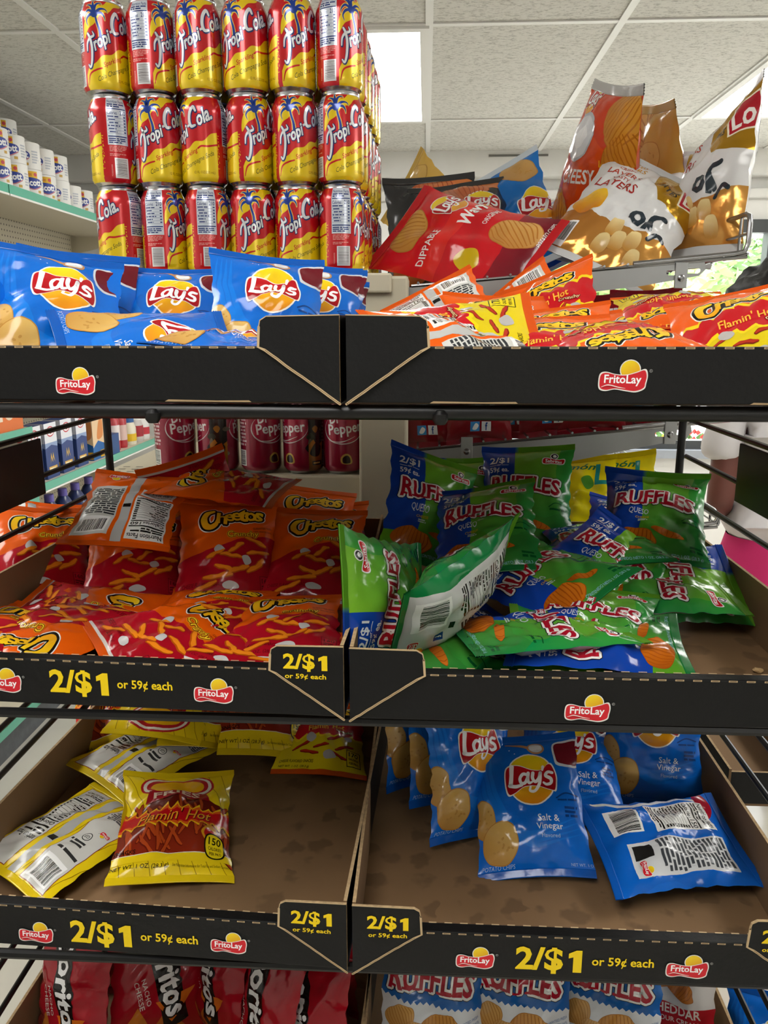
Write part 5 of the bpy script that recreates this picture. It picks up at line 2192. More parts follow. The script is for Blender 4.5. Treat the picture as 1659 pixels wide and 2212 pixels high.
UP_SHELF = wire_shelf('wire shelf on zinc brackets holding the large bags, upper right',
                      [(874, 622), (950, 616), (1522, 566), (1524, 582), (1509, 596), (1385, 618), (1090, 654), (874, 674)], [(1470, 592), (1008, 628)], [(1455, 589), (1497, 585)], .056)
LO_SHELF = wire_shelf('lower wire shelf with zinc brackets holding the dark red bags',
                      [(874, 977), (950, 970), (1492, 919), (1494, 932), (1482, 947), (1215, 1000), (1100, 1008), (874, 1024)], [(1447, 930), (1008, 966)], [(1430, 938), (1466, 934)], .018)
# a third shelf lower down carries the yellow packets
c = copy_tree(LO_SHELF[0])
c.location = Vector(LO_SHELF[0].location) + Vector((0, .012, -.168))
tag(c, 'lowest wire shelf behind the ridged chip packets, holding two yellow packets', 'shelf', 'wire bag shelves')
# ------------------------------------------------------------------ snack packets
def B(kind, b, t, label, group, cat='chip packet', name='snack_packet', **kw):
    B.n += 1
    kw.setdefault('seed', B.n * 7 + 3)
    free = kw.pop('free', False)
    o = packet(name, kind, b, t, label, cat, group, **kw)
    for k, (x0, x1, z) in TRAYS.items():
        if k in group and not free:
            settle(o, x0, x1, z)
    return o


def FL(kind, c, heading, label, group, cat='chip packet', name='snack_packet', **kw):
    B.n += 1
    kw.setdefault('seed', B.n * 7 + 3)
    kw.setdefault('puffy', .8)
    if 'dz' in kw:
        dz = kw.pop('dz')
        kw['z'] = [v for k, v in TRAYS.items() if k in group][0][2] + dz
    o = flat_packet(name, kind, c, heading, label, cat, group, **kw)
    for k, (x0, x1, z) in TRAYS.items():
        if k in group:
            settle(o, x0, x1, z)
    return o


TRAYS = {'top left tray': (LX0, LX1, 1.4447), 'top right tray': (RX_0, RX_1, 1.4447), 'middle left tray': (LX0, LX1, 1.1777),
         'middle right tray': (RX_0, RX_1, 1.1767), 'lower left tray': (LX0, LX1, .9227), 'lower right tray': (RX_0, RX_1, .9217),
         'bottom left tray': (LX0, LX1, .6672), 'bottom right tray': (RX_0, RX_1, .6672)}


def settle(o, x0, x1, z):
    """nudge a packet so that it rests inside its tray"""
    n = len(o.data.vertices)
    co = np.empty(n * 3, np.float32)
    o.data.vertices.foreach_get('co', co)
    M = np.array(o.matrix_world)
    w = co.reshape(-1, 3) @ M[:3, :3].T + M[:3, 3]
    front = .6375 + (np.clip(LX1 - w[:, 0], 0, 1) * .042 if x0 < -.2 else 0)
    dy = (front - w[:, 1]).max()
    over = w[:, 1].max() - 1.094
    c = w.mean(0)
    d = (c - CAM) / (c - CAM)[1]
    mv = np.zeros(3)
    if dy > 0:
        mv += d * dy
    elif over > 0:
        mv -= d * over
    w = w + mv
    if w[:, 2].min() < z + .001:
        mv[2] += z + .001 - w[:, 2].min()
    if w[:, 0].min() < x0 + .005 and x0 > -.2:
        mv[0] += x0 + .005 - w[:, 0].min()
    if w[:, 0].max() > x1 - .005:
        mv[0] -= w[:, 0].max() - x1 + .005
    o.location = Vector(o.location) + Vector(mv)


def at_z(px, Y, z):
    """picture point in column px whose sight line meets depth Y at height z"""
    lo, hi = 0.0, 3200.0
    for _ in range(40):
        m = (lo + hi) / 2
        if at(px, m, Y)[2] > z:
            lo = m
        else:
            hi = m
    return (px, lo, Y)


B.n = 0
# ---- top left tray: blue salt and vinegar packets
ZU, ZM, ZL = 1.446, 1.179, .924
g = 'blue packets in the top left tray'
B('vinegar', at_z(122, .70, ZU), (126, 556), 'blue salt and vinegar packet leaning at the far left of the top tray', g, turn=4, dents=[(.05, .6, 18, 9, 0), (.9, .8, 20, 10, 1)], crumple=1.5)
B('vinegar', at_z(170, .79, ZU), (172, 549), 'blue packet whose top edge shows behind the leftmost standing blue packet', g)
B('vinegar', at_z(366, .82, ZU), (368, 583), 'blue packet with full round logo between the two tallest blue packets', g, turn=-4)
B('vinegar', at_z(308, .93, ZU), (306, 590), 'sliver of blue packet between the first and second standing blue packets', g)
B('vinegar', at_z(576, .80, ZU), (578, 556), 'largest upright blue packet behind the left corner flap', g, turn=4)
B('vinegar', at_z(708, .90, ZU), (712, 574), 'blue packet half hidden at the right end of the blue row', g, turn=6)
B('vinegar', at_z(738, .96, ZU), (742, 580), 'blue packet edge behind the last blue packet on the right', g, turn=6)
B('vinegar', at_z(775, 1.02, ZU), (780, 606), 'blue packet lowest at the right rear corner of the top left tray', g, turn=6)
FL('vinegar', (325, 762, .725), 30, 'blue packet lying tilted in front with its chip at the left', g, face=34, crumple=1.2)
FL('vinegar', (490, 752, .715), 98, 'blue packet lying beside the left corner flap with wine red cup showing', g, face=42, crumple=1.6)
FL('vinegar', (40, 775, .715), 40, 'blue packet lying lowest in the far left front corner', g, face=24)
# ---- top right tray: flaming hot puffs
g = 'orange hot puff packets in the top right tray'
H = dict(cat='puff packet', name='puff_packet')
FL('hot', (912, 742, .745), 183, 'orange packet lying sideways on the flap with yellow calorie corner to the right', g, face=34, tilt=-6, **H)
B('hot', at_z(975, .90, ZU), (888, 668), 'yellow cornered packet spike standing behind the sideways packet', g, turn=186, **H)
B('hot', at_z(1085, .83, ZU), (1072, 640), 'orange packet with slanted red flame right of the sideways yellow corner', g, turn=10, **H)
B('hot', at_z(1165, 1.0, ZU), (1088, 678), 'white backed packet corner poking up at the middle rear of the hot packets', g, turn=176, puffy=.6, **H)
B('hot', at_z(1195, .90, ZU), (1172, 626), 'orange packet standing highest at the rear middle of the hot packets', g, turn=-14, dents=[(.2, .85, 18, 12, 1)], **H)
B('hot', at_z(1195, .74, ZU), (1188, 668), 'orange packet with full yellow lettering in the middle of the hot heap', g, puffy=.8, **H)
B('hot', at_z(1178, .66, ZU), (1175, 690), 'orange packet nearest the front lip in the middle of the hot heap', g, puffy=.7, crumple=1.4, **H)
FL('hot', (1325, 738, .735), 278, 'packet lying yellow end up behind the right lip', g, face=14, tilt=-8, **H)
B('hot', at_z(1415, .79, ZU), (1405, 670), 'orange packet lying far right of centre with its top seal upright', g, puffy=.8, **H)
FL('hot', (1455, 672, .92), 262, 'yellow ended packet farthest back under the window', g, face=20, tilt=-14, **H)
B('hot', at_z(1640, .665, ZU), (1590, 650), 'large orange packet with full red flame at the right end', g, turn=8, **H)
FL('hot', (1005, 740, .72), 30, 'packet showing its white back strip just behind the right corner flap', g, down=True, face=30, puffy=.6, **H)
B('hot', at_z(1300, .86, ZU), (1290, 682), 'orange packet low between the middle heap and the far right packets', g, turn=12, puffy=.8, **H)
# ---- middle left tray: crunchy puffs
g = 'red and orange crunchy puff packets in the middle left tray'
B('crunch', at_z(85, .86, ZM), (86, 1106), 'crunchy puff packet standing at the far left of the middle tray', g, turn=4, **H)
B('crunch', at_z(288, .85, ZM), (303, 1112), 'crunchy packet second from left, its logo hidden by the upturned packet', g, turn=-4, **H)
B('crunch', at_z(490, .86, ZM), (494, 1084), 'crunchy packet in the middle with bright glare on its front', g, turn=2, puffy=1.2, **H)
B('crunch', at_z(692, .87, ZM), (714, 1104), 'crunchy packet rightmost of the standing front row beside the green packet', g, turn=-4, **H)
FL('crunch', (282, 1098, .92), 274, 'upside down packet lying on top with its white facts panel showing', g, down=True, face=22, tilt=-20, puffy=.7, crumple=1.3, **H)
FL('crunch', (488, 1050, .985), 172, 'packet lying across the top of the middle crunchy packet', g, face=6, tilt=4, puffy=.7, crumple=1.4, **H)
B('crunch', (388, 990, 1.02), (470, 1200, 1.0), 'dark red packet corner sticking up highest at the rear', g, turn=-20, crumple=1.6, puffy=.6, **H)
B('crunch', at_z(650, 1.0, ZM), (676, 1060), 'orange packet top showing under the can shelf', g, **H)
B('crunch', at_z(750, .96, ZM), (758, 1090), 'orange packet top behind the rightmost crunchy packet', g, turn=-6, **H)
B('crunch', at_z(60, .97, ZM), (66, 1092), 'crumpled red packet behind the far left crunchy packet', g, turn=190, crumple=2, **H)
B('crunch', at_z(190, .96, ZM), (188, 1092), 'orange packet edge between the first two crunchy packets at the rear', g, **H)
FL('crunch', (5, 1385, .70), 76, 'red packet lying at the far left front of the middle tray', g, face=8, **H)
FL('crunch', (122, 1394, .70), 248, 'orange packet lying upside down near the left front with letters inverted', g, face=6, tilt=-6, **H)
FL('crunch', (185, 1338, .80), -6, 'dark red packet lying on its side with orange end to the right', g, face=10, tilt=-4, crumple=1.3, **H)
FL('crunch', (385, 1404, .70), 34, 'large red packet lying tilted at the front middle', g, face=9, **H)
FL('crunch', (458, 1326, .80), 92, 'red packet lying under the glare packet with calorie mark showing', g, face=4, **H)
FL('crunch', (632, 1356, .765), 98, 'red packet lying at right front with white hem along its bottom', g, face=6, tilt=4, **H)
FL('crunch', (672, 1415), 58, 'packet lying lowest behind the priced corner flap', g, dz=.022, face=10, puffy=.6, **H)
# ---- middle right tray: queso ridged chips
g = 'green and blue ridged chip packets in the middle right tray'
B('queso', (914, 1300, .80), (790, 1288, .70), 'green packet turned sideways at the left wall with red letters reading upward', g, turn=8, free=True)
B('queso', (846, 1388, .665), (1082, 1212), 'green packet on edge with its silver back facing right', g, turn=-112, puffy=1.5, crumple=1.4)
B('queso', (900, 1228, .915), (926, 988), 'blue packet with price mark leaning at the left rear', g, turn=22)
B('queso', (1052, 1245, .825), (1046, 1052), 'blue and green queso packet in the centre rear with whole red word', g, turn=-8)
B('queso', (985, 1215, .985), (984, 992), 'packet at the rear with blue left and green right under the wire shelf', g)
B('queso', (1132, 1200, .975), (1140, 968), 'tall green packet highest at the rear middle', g, turn=-5)
B('queso', (1432, 1218, .88), (1438, 1030), 'green packet with folded over top at the right rear', g, turn=4, bend=[(.85, 95, .12)], puffy=1.2)
B('queso', (1500, 1228, .98), (1500, 1090), 'green packet edge behind the folded top packet at the right', g, turn=14)
FL('queso', (1300, 1172, .92), 92, 'packet lying with blue seal and lime top in the middle of the heap', g, face=30, tilt=4)
FL('queso', (1312, 1222, .86), 46, 'bright blue packet tilted right in the middle of the heap', g, face=50, tilt=16, crumple=1.4)
FL('queso', (1278, 1346, .745), 74, 'blue packet with price mark just below the tilted blue packet', g, face=46, tilt=8, crumple=1.4)
FL('queso', (1165, 1364, .69), 14, 'dark green packet lying flat across the front middle', g, face=-6, puffy=.6, crumple=1.5)
FL('queso', (1218, 1424, .69), 284, 'lime packet lying upside down at the front middle', g, face=6, tilt=-6, crumple=1.4)
FL('queso', (1285, 1380, .71), 172, 'packet with orange ridged chip lying at the right of the heap', g, face=6, puffy=.5, crumple=1.5)
FL('queso', (1000, 1425), 38, 'green packet with large orange chip lying behind the left flap', g, dz=.03, face=12)
FL('queso', (1172, 1250), 128, 'blue packet lying tilted with sideways word in the middle left of the heap', g, dz=.06, face=26)
FL('queso', (1478, 1262, .86), 4, 'blue packet lying on its side against the right wall', g, face=30)
FL('queso', (1415, 1268), 2, 'green packet corner between the blue packets and the right wall', g, dz=.045, face=10, puffy=.7)
# ---- lower left tray
g = 'yellow striped packets in the lower left tray'
F = dict(cat='fries packet', name='fries_packet')
B('fries', (368, 1920, .708), (388, 1676), 'yellow striped packet with red flame band standing in front', g, turn=0, dents=[(.08, .62, 24, 9, 1), (.5, .95, 30, 6, 1)], crumple=1.2, **F)
FL('fries', (152, 1808), 240, 'yellow backed packet lying face down at the left front', g, dz=.022, down=True, face=4, **F)
FL('fries', (320, 1628), 236, 'yellow backed packet lying face down farther back on the left', g, dz=.03, down=True, face=4, **F)
B('fries', at_z(268, .965, ZL), (250, 1420), 'red fries packet standing in the rear left corner', g, turn=-8, **F)
FL('fries', (372, 1505, 1.0), 266, 'upside down yellow packet perched at the rear', g, face=14, tilt=-14, puffy=.7, **F)
B('fries', at_z(450, 1.0, ZL), (462, 1420), 'dark red fries packet behind the face down packet', g, turn=10, **F)
B('fries', at_z(575, .98, ZL), (566, 1420), 'red fries packet standing alone at the rear middle', g, turn=20, **F)
B('hot', at_z(712, .92, ZL), (722, 1530), 'orange and yellow hot puff packet standing at the right wall', 'yellow striped packets in the lower left tray', turn=2, **H)
# ---- lower right tray
g = 'blue packets in the lower right tray'
B('vinegar', (1160, 1904, .742), (1127, 1594), 'blue packet standing alone in front with whole chip and logo', g, turn=0, seed=41, puffy=.9, flat=.4)
B('vinegar', at_z(1030, .81, ZL), (1006, 1500), 'blue packet just behind the front one to its left', g, turn=34)
B('vinegar', at_z(968, .86, ZL), (946, 1470), 'blue packet third from the left wall of the lower tray', g, turn=44)
B('vinegar', at_z(905, .91, ZL), (884, 1430), 'blue packet nearest the left wall of the lower tray', g, turn=46)
B('vinegar', at_z(1240, .84, ZL), (1226, 1540), 'blue packet directly behind the front one to its right', g, turn=2)
B('vinegar', at_z(1432, .882, ZL), (1430, 1452), 'upright blue packet at the rear right with chip at its left', g, turn=2)
FL('vinegar', (1490, 1822), 10, 'blue packet lying face down at the right with silver facts panel', g, dz=.036, down=True, face=16, crumple=1.6, puffy=1)
# ---- bottom trays
g = 'dark red packets in the bottom left tray'
D = dict(cat='tortilla chip packet', name='tortilla_packet')
for px, Y, pt, turn, lab in ((150, .73, 170, -50, 'dark red packet at the left wall of the bottom tray with grey facts side'),
                             (345, .76, 352, 14, 'dark red packet deep in the shade of the bottom tray left of centre'),
                             (262, .83, 268, -20, 'dark red packet farthest back in the bottom left tray'),
                             (455, .77, 492, -58, 'red packet with a white S leaning in the middle of the bottom tray'),
                             (548, .72, 600, -54, 'bright red packet with a white S right of the middle'),
                             (610, .80, 616, 14, 'shaded red packet behind the two leaning ones'),
                             (672, .715, 690, -44, 'red packet with vertical white lettering near the right wall'),
                             (742, .83, 752, -30, 'dark red packet against the right wall of the bottom left tray')):
    b = at_z(px, Y, .668)
    B('nacho', b, at_z(pt, Y + .045, .823), lab, g, turn=turn, **D)
g = 'blue and white packets in the bottom right tray'
for k, px, pt, Y, turn, lab in (('original', 925, 938, .735, 0, 'blue and white ridged chip packet at the left of the bottom right tray'),
                                ('original', 1118, 1124, .74, 2, 'blue and white ridged chip packet in the middle of the bottom right tray'),
                                ('original', 1312, 1318, .745, -4, 'blue and white ridged chip packet right of the middle in the bottom tray'),
                                ('cheddar', 1462, 1480, .78, -12, 'white and red cheddar packet at the right of the bottom tray'),
                                ('vinegar', 1690, 1692, .66, -10, 'blue packet tip at the bottom right corner of the picture')):
    b = at_z(px, Y, .668)
    B(k, b, at_z(pt, Y + .05, .823 if k != 'vinegar' else .70), lab, g, turn=turn, free=(k == 'vinegar'))

# ------------------------------------------------------------------ large bags on the wire shelves
g = 'large bags on the upper wire shelf'
K = dict(cat='chip bag', name='chip_bag')
FL('red', (1002, 528, 1.34), 152, 'large red chip bag lying tilted with a ridged chip at its upper left', g, face=52, tilt=16, crumple=1.1, **K)
B('bbq', (935, 640, 1.66), (925, 385), 'black bag with brown chips showing above the red bag', g, turn=0, **K)
B('goldchip', (1000, 540, 1.92), (868, 402), 'gold bag whose pointed corner rises behind the black bag', g, turn=-20, **K)
B('bbq', (1030, 620, 1.52), (985, 400), 'black bag with yellow and red logo beside the blue bag', g, turn=10, seed=77, **K)
B('bigblue', (1130, 600, 1.56), (1062, 374), 'blue chip bag standing behind the red bag', g, turn=-10, **K)
B('navy', (1190, 590, 1.75), (1176, 448), 'navy bag with a white top left of the orange bag', g, turn=-20, **K)
B('cheesy', (1252, 582, 1.56), (1335, 178), 'tall orange cheesy chip bag with a white bowl', g, turn=-52, twist=-.6, **K)
B('kettle', (1408, 580, 1.68), (1408, 190), 'maroon bag with golden ridged chips behind the orange bag', g, turn=-48, twist=-.7, **K)
B('layers', (1272, 588, 1.30), (1436, 372), 'white and gold bag leaning right in front of the orange bag', g, turn=-14, crumple=1.7, **K)
B('layers', (1408, 575, 1.50), (1500, 330), 'white and gold bag between the two leaning white bags', g, turn=-20, crumple=1.5, **K)
B('layers', (1478, 562, 1.36), (1592, 240), 'white and gold bag at the right end beside the wire guard', g, turn=-60, twist=-.7, crumple=1.6, **K)
g = 'dark red bags on the lower wire shelf'
for i, (px, Y) in enumerate(((925, 1.268), (1035, 1.255), (1112, 1.29), (1192, 1.268), (1278, 1.255), (1385, 1.255), (1330, 1.30))):
    xx = at(px, 950, Y)[0]
    zz = LO_SHELF[1][2] + LO_SHELF[2](xx - LO_SHELF[1][0]) - .016
    b = at_z(px, Y, zz)
    B('level', b, at_z(px + 10 * (i % 3 - 1), Y + .012, zz + .215), 'dark red bag on the lower wire shelf, %s counted from the beige post' % ('first second third fourth fifth last sixth'.split()[i]), g, turn=(-8, 6, -4, 8, 2, 4, -6)[i], **K)
g = 'yellow packets under the lower wire shelf'
B('lime', (1248, 1190, 1.24), (1250, 992), 'yellow packet left of the two under the lower wire shelf', g, turn=170)
B('lime', (1345, 1190, 1.27), (1332, 982), 'yellow packet with green lettering right of the two under the lower wire shelf', g, turn=176)

# crumbs left on the tray floor
for i, (px, py, sz, c) in enumerate(((1418, 1321, .0042, '#d98a1e'), (1437, 1319, .0036, '#d98a1e'), (1446, 1386, .0034, '#d8c09a'), (1637, 1452, .005, '#c9a878'))):
    p = atz(px, py, 1.1771)
    bm = bmesh.new()
    bmesh.ops.create_icosphere(bm, subdivisions=2, radius=sz)
    r = random.Random(i)
    for v in bm.verts:
        v.co *= r.uniform(.6, 1.1)
        v.co.z = v.co.z * .45 + sz * .4
    me = bpy.data.meshes.new('crumb')
    bm.to_mesh(me)
    bm.free()
    me.materials.append(mat('crumb_' + c.strip('#'), c, .7))
    o = bpy.data.objects.new('crumb', me)
    COL.objects.link(o)
    o.location = p
    tag(o, ('orange crumb on the brown tray floor, left of a close pair', 'orange crumb on the brown tray floor, right of a close pair', 'pale crumb beside the chip packets on the brown tray floor', 'tan crumb near the lip of the half empty tray')[i], 'crumb')
# ------------------------------------------------------------------ store shelves along the left wall
def peg_mat():
    m = bpy.data.materials.new('pegboard')
    m.use_nodes = True
    nt = m.node_tree
    b = nt.nodes['Principled BSDF']
    b.inputs['Roughness'].default_value = .55
    tc = nt.nodes.new('ShaderNodeTexCoord')
    fr = nt.nodes.new('ShaderNodeVectorMath')
    fr.operation = 'SCALE'
    fr.inputs['Scale'].default_value = 40.0
    f2 = nt.nodes.new('ShaderNodeVectorMath')
    f2.operation = 'FRACTION'
    f3 = nt.nodes.new('ShaderNodeVectorMath')
    f3.operation = 'SUBTRACT'
    f3.inputs[1].default_value = (.5, .5, .5)
    f4 = nt.nodes.new('ShaderNodeVectorMath')
    f4.operation = 'MULTIPLY'
    f4.inputs[1].default_value = (0, 1, 1)
    f5 = nt.nodes.new('ShaderNodeVectorMath')
    f5.operation = 'LENGTH'
    lt = nt.nodes.new('ShaderNodeMath')
    lt.operation = 'LESS_THAN'
    lt.inputs[1].default_value = .17
    mx = nt.nodes.new('ShaderNodeMixRGB')
    mx.inputs['Color1'].default_value = (*lin('#d5ccb6'), 1)
    mx.inputs['Color2'].default_value = (*lin('#6f685a'), 1)
    L = nt.links.new
    L(tc.outputs['Object'], fr.inputs[0])
    L(fr.outputs[0], f2.inputs[0])
    L(f2.outputs[0], f3.inputs[0])
    L(f3.outputs[0], f4.inputs[0])
    L(f4.outputs[0], f5.inputs[0])
    L(f5.outputs['Value'], lt.inputs[0])
    L(lt.outputs[0], mx.inputs['Fac'])
    L(mx.outputs[0], b.inputs['Base Color'])
    return m


M_CREAM = mat('cream_steel', '#d9d1bd', .45)
M_STRIP = mat('green_strip', '#5fb59a', .3, coat=.3)
M_KICK = mat('kick_plate', '#5c5f63', .6, var=.2, vscale=30)
M_PEG = peg_mat()
XB, XF = -1.985, -1.55
sg = empty('store_shelf', (-1.77, 3.05, 0), label='long cream pegboard store shelf with green price strips along the left wall', cat='shelf')


def S_(x0, x1, y0, y1, z0, z1, mb=None):
    return (mb or MB()).box(x0 + 1.77, x1 + 1.77, y0 - 3.05, y1 - 3.05, z0, z1)


Y0, YM, Y1 = 1.2, 3.06, 4.55
S_(XB, XB + .02, Y0, Y1, .1, 2.02).build('back_panel', M_PEG, sg)
for y in (Y0, YM, Y1):
    S_(XB + .02, XB + .05, y - .02, y + .02, .05, 2.03).build('upright', M_CREAM, sg)
S_(XB, -1.45, Y0, Y1, .10, .135).build('base_deck', M_CREAM, sg)
S_(XB, -1.47, Y0, Y1, 0, .0995).build('kick_plate', M_KICK, sg)
S_(-1.449, -1.444, Y0, Y1, .105, .137).build('price_strip', M_STRIP, sg)
SHELVES = [(Y0, YM, .835), (Y0, YM, 1.115), (Y0, YM, 1.645), (Y0, YM, 2.01), (YM, Y1, .875), (YM, Y1, .56), (YM, Y1, 1.255), (YM, Y1, 1.645), (YM, Y1, 2.01)]
for ya, yb, z in SHELVES:
    sh_ = S_(XB + .05, XF, ya + .004, yb - .004, z - .028, z).build('shelf', M_CREAM, sg, bevel=.003)
    S_(XF + .001, XF + .006, ya + .004, yb - .004, z - .03, z + .002).build('price_strip', M_STRIP, sh_)
    S_(XF + .001, XF + .008, ya + .004, yb - .004, z - .038, z - .031).build('white_edge', mat('white_edge', '#efeee8', .4), sh_)
    for y in (ya + .03, yb - .03):
        MB().prism([(XB + 1.77 + .05, z - .03), (XF + 1.77 - .05, z - .03), (XF + 1.77 - .07, z - .05), (XB + 1.77 + .05, z - .12)], 'y', y - 3.05 - .002, y - 3.05 + .002).build('bracket_arm', M_CREAM, sh_)


def tube_label(art, base, r, h, name, mt, nx=36, ny=4):
    """a short upright cylinder (r, h in mm) wearing artwork 2*pi*r wide"""
    sh = Sheet(art, 0, 2 * PI * r, 0, h, nx, ny)
    an = np.linspace(0, 2 * PI, nx + 1)
    z = np.linspace(0, h, ny + 1)
    G = np.stack([np.cos(an)[:, None] * r * np.ones((1, ny + 1)), np.sin(an)[:, None] * r * np.ones((1, ny + 1)), np.ones((nx + 1, 1)) * z], -1) * .001
    N = np.stack([np.cos(an)[:, None] * np.ones((1, ny + 1)), np.sin(an)[:, None] * np.ones((1, ny + 1)), np.zeros((nx + 1, ny + 1))], -1)
    parts = [(G.reshape(-1, 3), grid_tris(nx, ny), np.tile((*lin(base), 0), ((nx + 1) * (ny + 1), 1)), N.reshape(-1, 3)), sh.lay(G, N, .0002)]
    V, T, C, Nn = join_arrays(parts)
    return raw_mesh(name, V, T, C, Nn, mt)


# ---- paper rolls on the top shelf
a = Art()
W = 2 * PI * 54
for x0 in (0, W / 2):
    a.rect(x0 + 40, 66, x0 + 92, 92, '#e3b21e', 1)
    a.text('1000', x0 + 58, 79, w=24, h=10, col='#b8502a', layer=1.5, off=.02)
    a.ell(x0 + 84, 80, 7, 7, '#c8434e', 1.5, n=14)
    a.blob([(x0 + 38, 40), (x0 + 44, 66), (x0 + 72, 68), (x0 + 106, 62), (x0 + 112, 44), (x0 + 90, 28), (x0 + 56, 26)], '#2b3f94', 2)
    a.line([(x0 + 46, 32), (x0 + 76, 24), (x0 + 108, 38)], 4, '#c77a86', 2.3)
    a.text('Scott', x0 + 76, 50, w=62, h=26, col='#f4f4f4', layer=2.6, off=.035, rot=3)
    a.rect(x0 + 92, 12, x0 + 106, 22, '#caa24a', 1)
    micro(a, x0 + 120, 20, x0 + 150, 70, 5, '#b9bcc4', 1)
rollp = tube_label(a, '#eceae6', 54, 99, 'paper_roll', PRINT)
MB().lathe([(.054, .099), (.052, .1005), (.022, .1005), (.021, .092), (.0001, .092)], 32, capb=False, capt=False).build('roll_end', mat('white_paper', '#eeece8', .85, bump=.1), rollp, smooth=True)
MB().lathe([(.0225, .085), (.0225, .1012), (.021, .1012), (.021, .085)], 24, capb=False, capt=False).build('core', mat('core_card', '#b9a27e', .9), rollp, smooth=True)
rr = random.Random(4)
k = 0
PLACE = 'first second third fourth fifth sixth seventh eighth ninth tenth'.split()
for x, lay, n0 in ((-1.612, 0, 9), (-1.612, 1, 7), (-1.728, 0, 9), (-1.728, 1, 9), (-1.728, 2, 5)):
    for i in range(n0):
        o = rollp if k == 0 else copy_tree(rollp)
        k += 1
        y = 2.86 + i * .1255 + (lay == 2) * .06
        o.location = (x + rr.uniform(-.003, .003), y, 2.0105 + lay * .1008)
        o.rotation_euler = (0, 0, math.atan2(-y, -x) - (76 + rr.choice([0, W / 2])) / 54 + rr.uniform(-.6, .6))
        tag(o, 'white wrapped paper roll, %s %s layer, %s from the near end' % ('front row' if x > -1.7 else 'back row', ('bottom', 'second', 'top')[lay], PLACE[i]), 'paper roll', 'paper rolls on the top shelf')

# ---- goods on the lower shelves
def carton(label, x, y, z, sx, sy, sz, art, base, group=None, cat='box', name='carton'):
    o = MB().box(-sx / 2, sx / 2, -sy / 2, sy / 2, 0, sz).build(name, mat('carton_' + base.strip('#'), base, .45), bevel=.0015)
    o.location = (x, y, z)
    if art:
        flat_art('carton_print', art, (sx / 2 + .0003, -sy / 2, 0), (0, 1, 0), (0, 0, 1), .0003, PRINT, o)
        flat_art('carton_print', art, (-sx / 2, -sy / 2 - .0003, 0), (sx / sy, 0, 0), (0, 0, 1), .0003, PRINT, o)
    return tag(o, label, cat, group)


a = Art()
a.rect(0, 150, 110, 232, '#e3e5ea', 1)
a.poly([(0, 150), (0, 128), (55, 140), (110, 128), (110, 150)], '#8fa3c8', 1)
a.ell(55, 196, 34, 22, '#c2404a', 1.6, n=26)
a.ell(55, 196, 29, 17, '#f0eef0', 2, n=26)
a.text('C', 55, 196, h=22, col='#c2404a', layer=2.5, off=.03)
a.poly([(34, 62), (44, 108), (54, 80), (64, 108), (76, 64), (62, 88), (54, 66), (46, 88)], '#d9b45a', 1.4)
a.rect(18, 24, 92, 50, '#d9a94a', 1.4)
micro(a, 24, 28, 86, 46, 2, '#f3e6c0', 1.8)
for i, y in enumerate((3.11, 3.25, 3.40, 3.55)):
    carton('navy and white carton with a gold emblem, %s from the near end' % PLACE[i], -1.605, y, .8755, .075, .112, .232, a, '#2c427c', 'navy cartons on the left shelf')
a2 = Art()
a2.poly([(0, 60), (60, 90), (130, 70), (130, 232), (0, 232)], '#e9c9a0', 1)
a2.blob([(50, 100), (80, 180), (120, 190), (120, 110)], '#d98a4a', 1.5)
a2.rect(80, 6, 126, 40, '#e0a818', 1.5)
carton('blue and peach carton next to the navy cartons', -1.61, 3.74, .8755, .08, .13, .225, a2, '#1f63a8')
carton('low blue pack in front of the peach carton', -1.575, 3.90, .8755, .05, .1, .10, None, '#2a4f86')
a3 = Art()
for y0 in (40, 110):
    a3.rect(30, y0, 150, y0 + 44, '#e9d9c4', 1)
    micro(a3, 36, y0 + 6, 144, y0 + 38, 3, '#d9863a', 1.5)
a3.ell(200, 90, 44, 50, '#e8d3b4', 1, n=24)
carton('orange carton at the left edge on the shelf above the navy boxes', -1.66, 2.87, 1.1155, .2, .30, .18, a3, '#e0702a')


def bottle(label, x, y, z, prof, colors, group=None, cat='bottle', name='bottle', cap=None):
    """prof [(r, z)], colors [(z0, z1, colour)] of labels"""
    o = MB().lathe(prof, 22).build(name, mat('plastic_' + colors[0].strip('#'), colors[0], .3, coat=.3), smooth=True)
    o.location = (x, y, z)
    for (z0, z1, c) in colors[1:]:
        r = max(p[0] for p in prof) + .0006
        MB().lathe([(r, z0), (r, z1)], 22, capb=False, capt=False).build('wrap_label', mat('label_' + c.strip('#'), c, .45), o, smooth=True)
    if cap:
        rz_, zz = prof[-1]
        MB().lathe([(cap[1], zz), (cap[1], zz + cap[2]), (cap[1] * .9, zz + cap[2] + .002)], 18).build('cap', mat('cap_' + cap[0].strip('#'), cap[0], .4), o, smooth=True)
    return tag(o, label, cat, group)


P1 = [(.034, 0), (.036, .01), (.036, .15), (.02, .185), (.014, .20)]
P2 = [(.042, 0), (.045, .01), (.045, .09), (.036, .115), (.034, .12)]
for i, (y, P, c, lab, cap, nm) in enumerate((
        (4.02, P1, '#b3202c', [(.05, .13, '#e8dcd8')], ('#e8e6e2', .016, .02), 'red bottle with pale label'),
        (4.12, P1, '#b3202c', [(.04, .12, '#d9b9b0')], ('#b3202c', .016, .02), 'second red bottle with pale label'),
        (4.23, P2, '#e6dfc8', [(.02, .06, '#e3b818')], ('#2f5f9a', .036, .025), 'cream jar with yellow label and blue lid'),
        (4.34, P2, '#c9c2be', [(.03, .09, '#a3202e')], ('#e8e6e2', .036, .02), 'jar with dark red label'),
        (4.44, P2, '#e6e4e0', [(.03, .07, '#c4303e')], ('#c4303e', .034, .02), 'white jar with red lid at the far end'))):
    bottle(nm + ' left of the soda cans', -1.61, y, .8755, P, [c] + lab, 'bottles at the far end of the left shelf', cap=cap)
